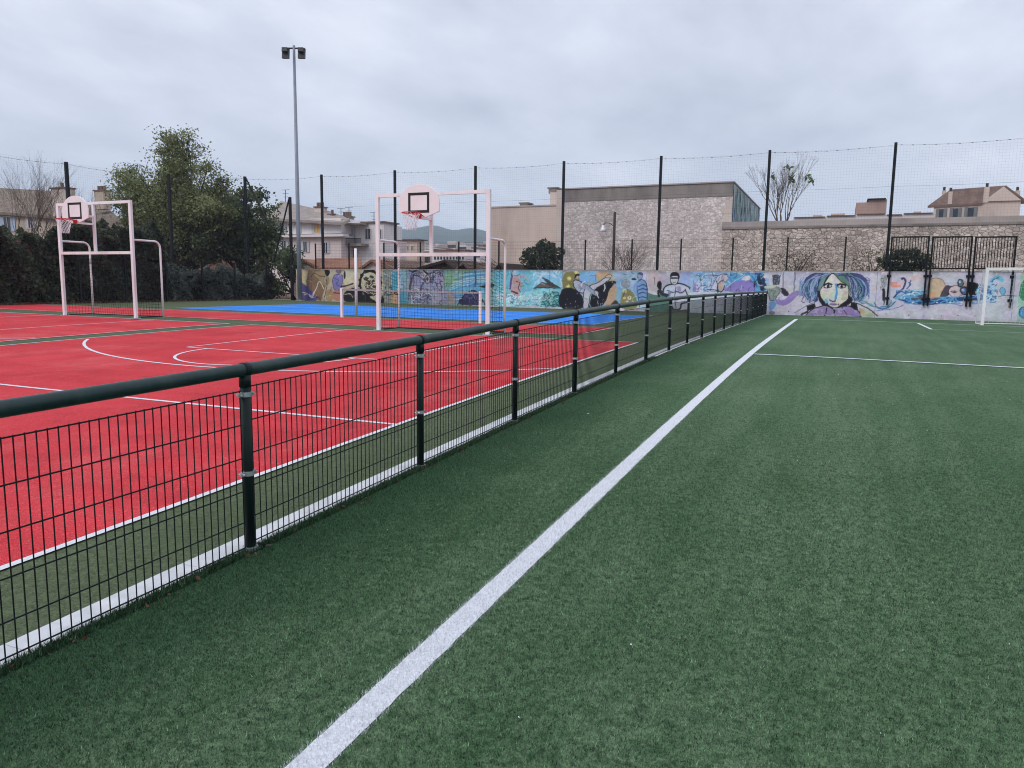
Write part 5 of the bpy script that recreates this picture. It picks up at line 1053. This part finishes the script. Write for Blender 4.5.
def leafy_tree(name, label, base, crowns, n_limb, n_twig, n_leaf, leaf, mat, group=None, trunk_r=.22, spread=.32, wisp=.15, fork=.3, cat='tree'):
    """crowns: list of (centre, radii, weight), absolute positions"""
    base = np.array(base, float); t = thing(name, label, cat, tuple(base), group=group)
    tm = MB(); LP = []; SH = []; tot = sum(c_[2] for c_ in crowns)
    cc = np.array([np.array(c_[0]) * c_[2] for c_ in crowns]).sum(0) / tot; top = base + (cc - base) * fork
    tm.tube([q_ - base for q_ in bez(base, base * .5 + top * .5 + rng.normal(0, .1, 3), top, 5)], list(np.linspace(trunk_r, trunk_r * .7, 5)), 8)
    for c_ in crowns:
        C0, Rr = np.array(c_[0], float), np.array(c_[1], float)
        for _ in range(max(1, int(n_limb * c_[2] / tot))):
            d = rng.normal(0, 1, 3); d /= np.linalg.norm(d); e_ = C0 + d * Rr * rng.uniform(.25, .8)
            limb = bez(top, (top + e_) / 2 + rng.normal(0, .3, 3) + np.array([0, 0, .3]), e_, 6)
            tm.tube([q_ - base for q_ in limb], list(np.linspace(trunk_r * .4, .03, 6)), 5)
            cl = rng.normal(0, .16)
            for _k in range(n_twig):
                s0 = limb[rng.integers(3, 6)]; d2 = rng.normal(0, 1, 3); d2[2] = abs(d2[2]) * .6 + d2[2] * .4; d2 /= np.linalg.norm(d2)
                Lt = Rr.mean() * rng.uniform(.2, .5); e2 = s0 + d2 * Lt
                rel = (e2 - C0) / Rr; q_ = np.linalg.norm(rel)
                wl_ = rng.uniform() < wisp
                if q_ > 1 and not wl_: e2 = C0 + (e2 - C0) / q_ * rng.uniform(.85, 1.02)
                tw = bez(s0, (s0 + e2) / 2 + rng.normal(0, .15, 3), e2, 4); tm.tube([p_ - base for p_ in tw], [.022, .018, .012, .006], 3, False)
                nl = int(n_leaf * (0.3 if wl_ else 1) * rng.uniform(.5, 1.5)); tt_ = rng.uniform(.15, 1.05, nl)[:, None]
                P = s0 + (e2 - s0) * tt_ + rng.normal(0, spread * (.35 if wl_ else 1), (nl, 3)) * np.array([1, 1, .8]); LP.append(P - base)
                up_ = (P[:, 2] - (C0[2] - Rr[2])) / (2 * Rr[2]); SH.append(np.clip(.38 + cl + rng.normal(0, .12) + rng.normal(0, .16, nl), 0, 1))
    tm.build('trunk', 'bark', t); LP = np.vstack(LP); SH = np.concatenate(SH)
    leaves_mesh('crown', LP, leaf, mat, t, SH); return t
def cpt(px, py, Y): return atY(px, py, Y)
# large airy olive-green tree and its darker neighbours behind the left fence
Yt = 37.5
c1 = lambda u, y_, dY=0: cpt(u, y_, Yt + dY)
leafy_tree('feathery_tree', 'large feathery olive green tree with a loose airy top, tallest behind the left fence', (c1(182, 300)[0], Yt, .4),
           [(c1(168, 205), (4.6, 2.8, 3.4), 2.6), (c1(130, 196), (2.2, 1.8, 2.2), .6), (c1(208, 192), (2.4, 1.8, 2.0), .7), (c1(172, 156), (3.1, 1.8, 1.9), .75), (c1(122, 172), (1.8, 1, 1.3), .2), (c1(186, 138), (1.9, 1, .9), .16), (c1(222, 205), (1.8, 1.6, 1.6), .4)], 84, 16, 58, .095, 'leaf_olive', 'trees behind the left fence', .25, .30, .34)
Yt = 40.0
leafy_tree('dark_tree', 'dark green rounded tree between the feathery tree and the floodlight mast', (c1(243, 300)[0], Yt, .4),
           [(c1(236, 235), (3.3, 2.4, 2.6), 1.5), (c1(268, 228), (2.2, 1.8, 1.7), .7), (c1(247, 203), (1.9, 1.6, 1.6), .5), (c1(222, 215), (1.8, 1.6, 1.9), .5), (c1(272, 255), (2.0, 1.6, 1.4), .4)], 44, 14, 52, .135, 'leaf_dark', 'trees behind the left fence', .22, .26, .2)
Yt = 38.5
leafy_tree('dark_tree', 'dark bushy tree filling the space beneath the feathery tree, left of the brick wall', (c1(190, 300)[0], Yt, .4),
           [(c1(180, 245), (3.6, 2.4, 2.0), 1.2), (c1(140, 235), (2.6, 2, 1.8), .8), (c1(215, 240), (2.0, 1.8, 1.6), .6)], 40, 13, 52, .135, 'leaf_dark', 'trees behind the left fence', .2, .26, .12)
leafy_tree('slim_tree', 'thin dark tree standing just left of the floodlight mast below the brace posts', (c1(286, 300)[0], 39.5, .4), [(c1(284, 262), (1.1, 1.0, 1.6), 1), (c1(270, 285), (1.6, 1, .9), .6)], 14, 10, 34, .11, 'leaf_dark', 'trees behind the left fence', .1, .2, .3)
# tall dark hedge with pink flowers
def hedge(name, label, boxes, n, size, mat, core, cat='hedge', flowers=0):
    t = thing(name, label, cat, (boxes[0][0], boxes[0][2], g(boxes[0][0], boxes[0][2])))
    b0 = np.array(t.location); P = []; tot = sum((b[1] - b[0] + 1) * (b[3] - b[2]) * b[4] for b in boxes); S = []
    m = MB()
    for x0, x1, y0, y1, h in boxes:
        k_ = int(n * (x1 - x0 + 1) * (y1 - y0) * h / tot); gy_ = g(x0, (y0 + y1) / 2)
        q_ = rng.uniform(0, 1, (k_, 3)); face = rng.choice(3, k_, p=[.5, .35, .15])
        x = x0 + (x1 - x0) * q_[:, 0]; y = y0 + (y1 - y0) * q_[:, 1]; z = h * q_[:, 2] ** .8
        x = np.where(face == 0, x1 - np.abs(rng.normal(0, .22, k_)), x); z = np.where(face == 1, h - np.abs(rng.normal(0, .28, k_)), z); y = np.where(face == 2, np.where(rng.uniform(size=k_) < .5, y0, y1) + rng.normal(0, .2, k_), y)
        wob = .35 * np.sin(y * 1.7 + z) + .22 * np.sin(y * 4.3 + 2 * z + x); wz = .30 * np.sin(y * 1.3 + x * 2) + .22 * np.sin(y * 3.7) + .12 * np.sin(y * 9 + x * 5)
        x = x + wob * .6; z = np.where(z > h * .55, z + wz * (z / h), z)
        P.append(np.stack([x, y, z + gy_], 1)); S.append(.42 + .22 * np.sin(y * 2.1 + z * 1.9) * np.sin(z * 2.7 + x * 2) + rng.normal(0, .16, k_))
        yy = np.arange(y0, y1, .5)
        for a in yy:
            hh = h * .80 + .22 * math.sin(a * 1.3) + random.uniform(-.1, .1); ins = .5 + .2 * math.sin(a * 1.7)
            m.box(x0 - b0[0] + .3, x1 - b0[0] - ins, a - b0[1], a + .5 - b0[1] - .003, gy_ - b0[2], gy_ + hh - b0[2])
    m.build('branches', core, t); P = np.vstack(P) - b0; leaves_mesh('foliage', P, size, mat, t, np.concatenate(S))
    if flowers:
        f = P[rng.choice(len(P), 5000)]; zt_ = f[:, 2]; sel = (zt_ > 2.2) & (zt_ < 4.2); f = f[sel]; cen = f[rng.choice(len(f), flowers)]
        FP = (cen[:, None, :] + rng.normal(0, .13, (flowers, 9, 3)) + np.array([.12, 0, 0])).reshape(-1, 3)
        leaves_mesh('flowers', FP, .085, 'leaf_pink', t, rng.uniform(0, 1, len(FP)), 1.0)
    return t
hedge('oleander_hedge', 'tall dark hedge dotted with small pink flowers behind the left goal', [(-36.4, -33.7, 12, 17, 3.6), (-36.4, -33.7, 17, 21.5, 3.3), (-36.6, -33.8, 21.5, 25, 3.1), (-36.6, -33.8, 25, 30, 3.7)], 60000, .13, 'leaf_hedge', 'bark_dark' if 'bark_dark' in MATS else 'leaf_core', flowers=46)
hedge('grey_shrubs', 'low bank of grey green shrubs along the fence between the hedge and the floodlight mast', [(-35.4, -33.8, 30.2, 33.8, 1.75), (-35.3, -33.8, 33.8, 38.5, 1.55)], 16000, .10, 'leaf_grey', 'leaf_core', 'shrubs')
# bare trees
def bare_tree(name, label, base, height, spread_, n, seed, r0, group=None, tuft=None):
    r = random.Random(seed); t = thing(name, label, 'tree', base, group=group); m = MB(); tips = []
    def grow(p, d, L_, rad, dep):
        q = p + d * L_; mid = (p + q) / 2 + Vector((r.uniform(-1, 1), r.uniform(-1, 1), r.uniform(-.5, .5))) * L_ * .08
        m.tube([p, mid, q], [rad, rad * .85, rad * .7], 5 if dep < 2 else 3, False)
        if dep >= n: tips.append(q); return
        for _ in range(r.choice([2, 2, 3])):
            dd = (d + Vector((r.uniform(-1, 1), r.uniform(-1, 1) * .8, r.uniform(-.25, .7))) * spread_).normalized(); grow(q, dd, L_ * r.uniform(.62, .9), rad * .62, dep + 1)
    for _ in range(5): grow(Vector((r.uniform(-.15, .15), 0, 0)), Vector((r.uniform(-.32, .32), r.uniform(-.3, .3), 1)).normalized(), height * .21, r0, 0)
    m.build('trunk', 'twig', t, fix=False)
    if tuft:
        P = []
        for q_ in tips:
            if r.random() < tuft[0] or (q_.x > tuft[2] and height * .35 < q_.z < height * .68 and r.random() < tuft[1]): P.append(np.array(q_) + rng.normal(0, .10, (9, 3)))
        P = np.vstack(P); leaves_mesh('leaves', P, .13, 'leaf_green', t, rng.uniform(.1, .9, len(P)), 2.2)
    return t
b_ = atY(779, 226, 49); bare_tree('bare_tree', 'almost bare tree with a few green leaves rising above the stone wall coping', (b_[0] + .3, 49, b_[2] - 1.0), 5.6, .26, 7, 4, .06, None, (.0005, .045, .7))
b_ = atY(636, 272, 42.5); bare_tree('bare_shrub', 'leafless twiggy shrub against the rubble stone building, right of the yard lamp', (b_[0] - .8, 42.5, .8), 4.6, .62, 5, 9, .045)
b_ = atY(24, 240, 30); bare_tree('bare_tree', 'leafless brown branches in front of the old roof at the left edge', (b_[0], 30, .6), 9.6, .42, 6, 21, .05)
b_ = atY(76, 240, 32); bare_tree('bare_tree', 'thin leafless tree between the two chimneys behind the left goal', (b_[0], 32, .6), 8.4, .36, 5, 33, .04)
def bush(name, label, c0, R0, n, size, mat, cat='bush', seed=0):
    c0 = np.array(c0); t = thing(name, label, cat, (c0[0], c0[1], c0[2] - R0[2])); d = rng.normal(0, 1, (n, 3)); d /= np.linalg.norm(d, axis=1)[:, None]
    lob = 1 + .25 * np.sin(d[:, 0] * 5 + seed) * np.sin(d[:, 2] * 6 + seed * 2); P = d * (rng.uniform(.3, 1.08, n) ** .5 * lob)[:, None] * np.array(R0) + np.array([0, 0, R0[2]])
    leaves_mesh('foliage', P, size, mat, t, .4 + rng.normal(0, .2, n)); m = MB()
    for _ in range(10):
        e_ = P[rng.integers(n)] * .9; m.tube([(0, 0, -.3), tuple(e_ * .5 + rng.normal(0, .05, 3)), tuple(e_)], [.04, .03, .012], 4)
    m.build('stems', 'bark', t); return t
bush('dark_bush', 'dark leafy bush at the foot of the beige building, left of the tall fence post', atY(542, 259, 43), (1.3, .8, .95), 2200, .13, 'leaf_hedge', seed=1)
bush('dark_bush', 'dark leafy bush growing through the black railing panel beside the painted face', atY(905, 262, 38.6), (1.15, .45, .62), 2000, .09, 'leaf_hedge', seed=2)
bush('thin_bush', 'thin brownish bush against the stone wall, left of the second tall post from the right', atY(795, 263, 43.5), (1.5, .5, .7), 700, .06, 'leaf_dry', seed=3)
bush('thin_bush', 'thin straggly bush against the stone wall just left of the railing panels', atY(872, 262, 43.5), (1.2, .5, .8), 700, .06, 'leaf_dry', seed=4)
# dry leaf litter along the foot of the hedge
n = 2500; y = rng.uniform(12, 37, n); x = -33.45 + rng.normal(0, .18, n); P = np.stack([x, y, gz(x, y) + .03], 1)
o = leaves_mesh('leaf_litter', P, .10, 'leaf_pink' if False else 'litter', None, rng.uniform(0, 1, n)); struct(o, 'stuff')

# crumbs and specks lying in the pile
n = 70; x = rng.uniform(-3.1, 5, n); y = rng.uniform(1.5, 14, n); P = np.stack([x, y, gz(x, y) + .019], 1)
struct(leaves_mesh('turf_specks', P, .007, 'net_white', None, rng.uniform(0, 1, n), 1.2), 'stuff')
n = 260; y = rng.uniform(1.5, 20, n); x = -3.12 + np.abs(rng.normal(0, .05, n)); P = np.stack([x, y, gz(x, y) + .02], 1)
struct(leaves_mesh('leaf_crumbs', P, .018, 'litter', None, rng.uniform(0, 1, n)), 'stuff')

# ---------------------------------------------------------------- the air between here and the hills
k = bpy.data.materials.new('haze_air'); k.use_nodes = True; kt = k.node_tree
for n in list(kt.nodes): kt.nodes.remove(n)
ko = kt.nodes.new('ShaderNodeOutputMaterial'); kv = kt.nodes.new('ShaderNodeVolumePrincipled'); kv.inputs['Color'].default_value = (.72, .82, 1.0, 1); kv.inputs['Density'].default_value = .0003; kv.inputs['Anisotropy'].default_value = .0
kt.links.new(kv.outputs[0], ko.inputs['Volume'])
MATS['haze_air'] = k
m = MB(); m.box(-2650, 2650, -2650, 2650, -1.6, 200); hb = m.build('haze', 'haze_air'); struct(hb, 'stuff')
sc.cycles.volume_bounces = 2
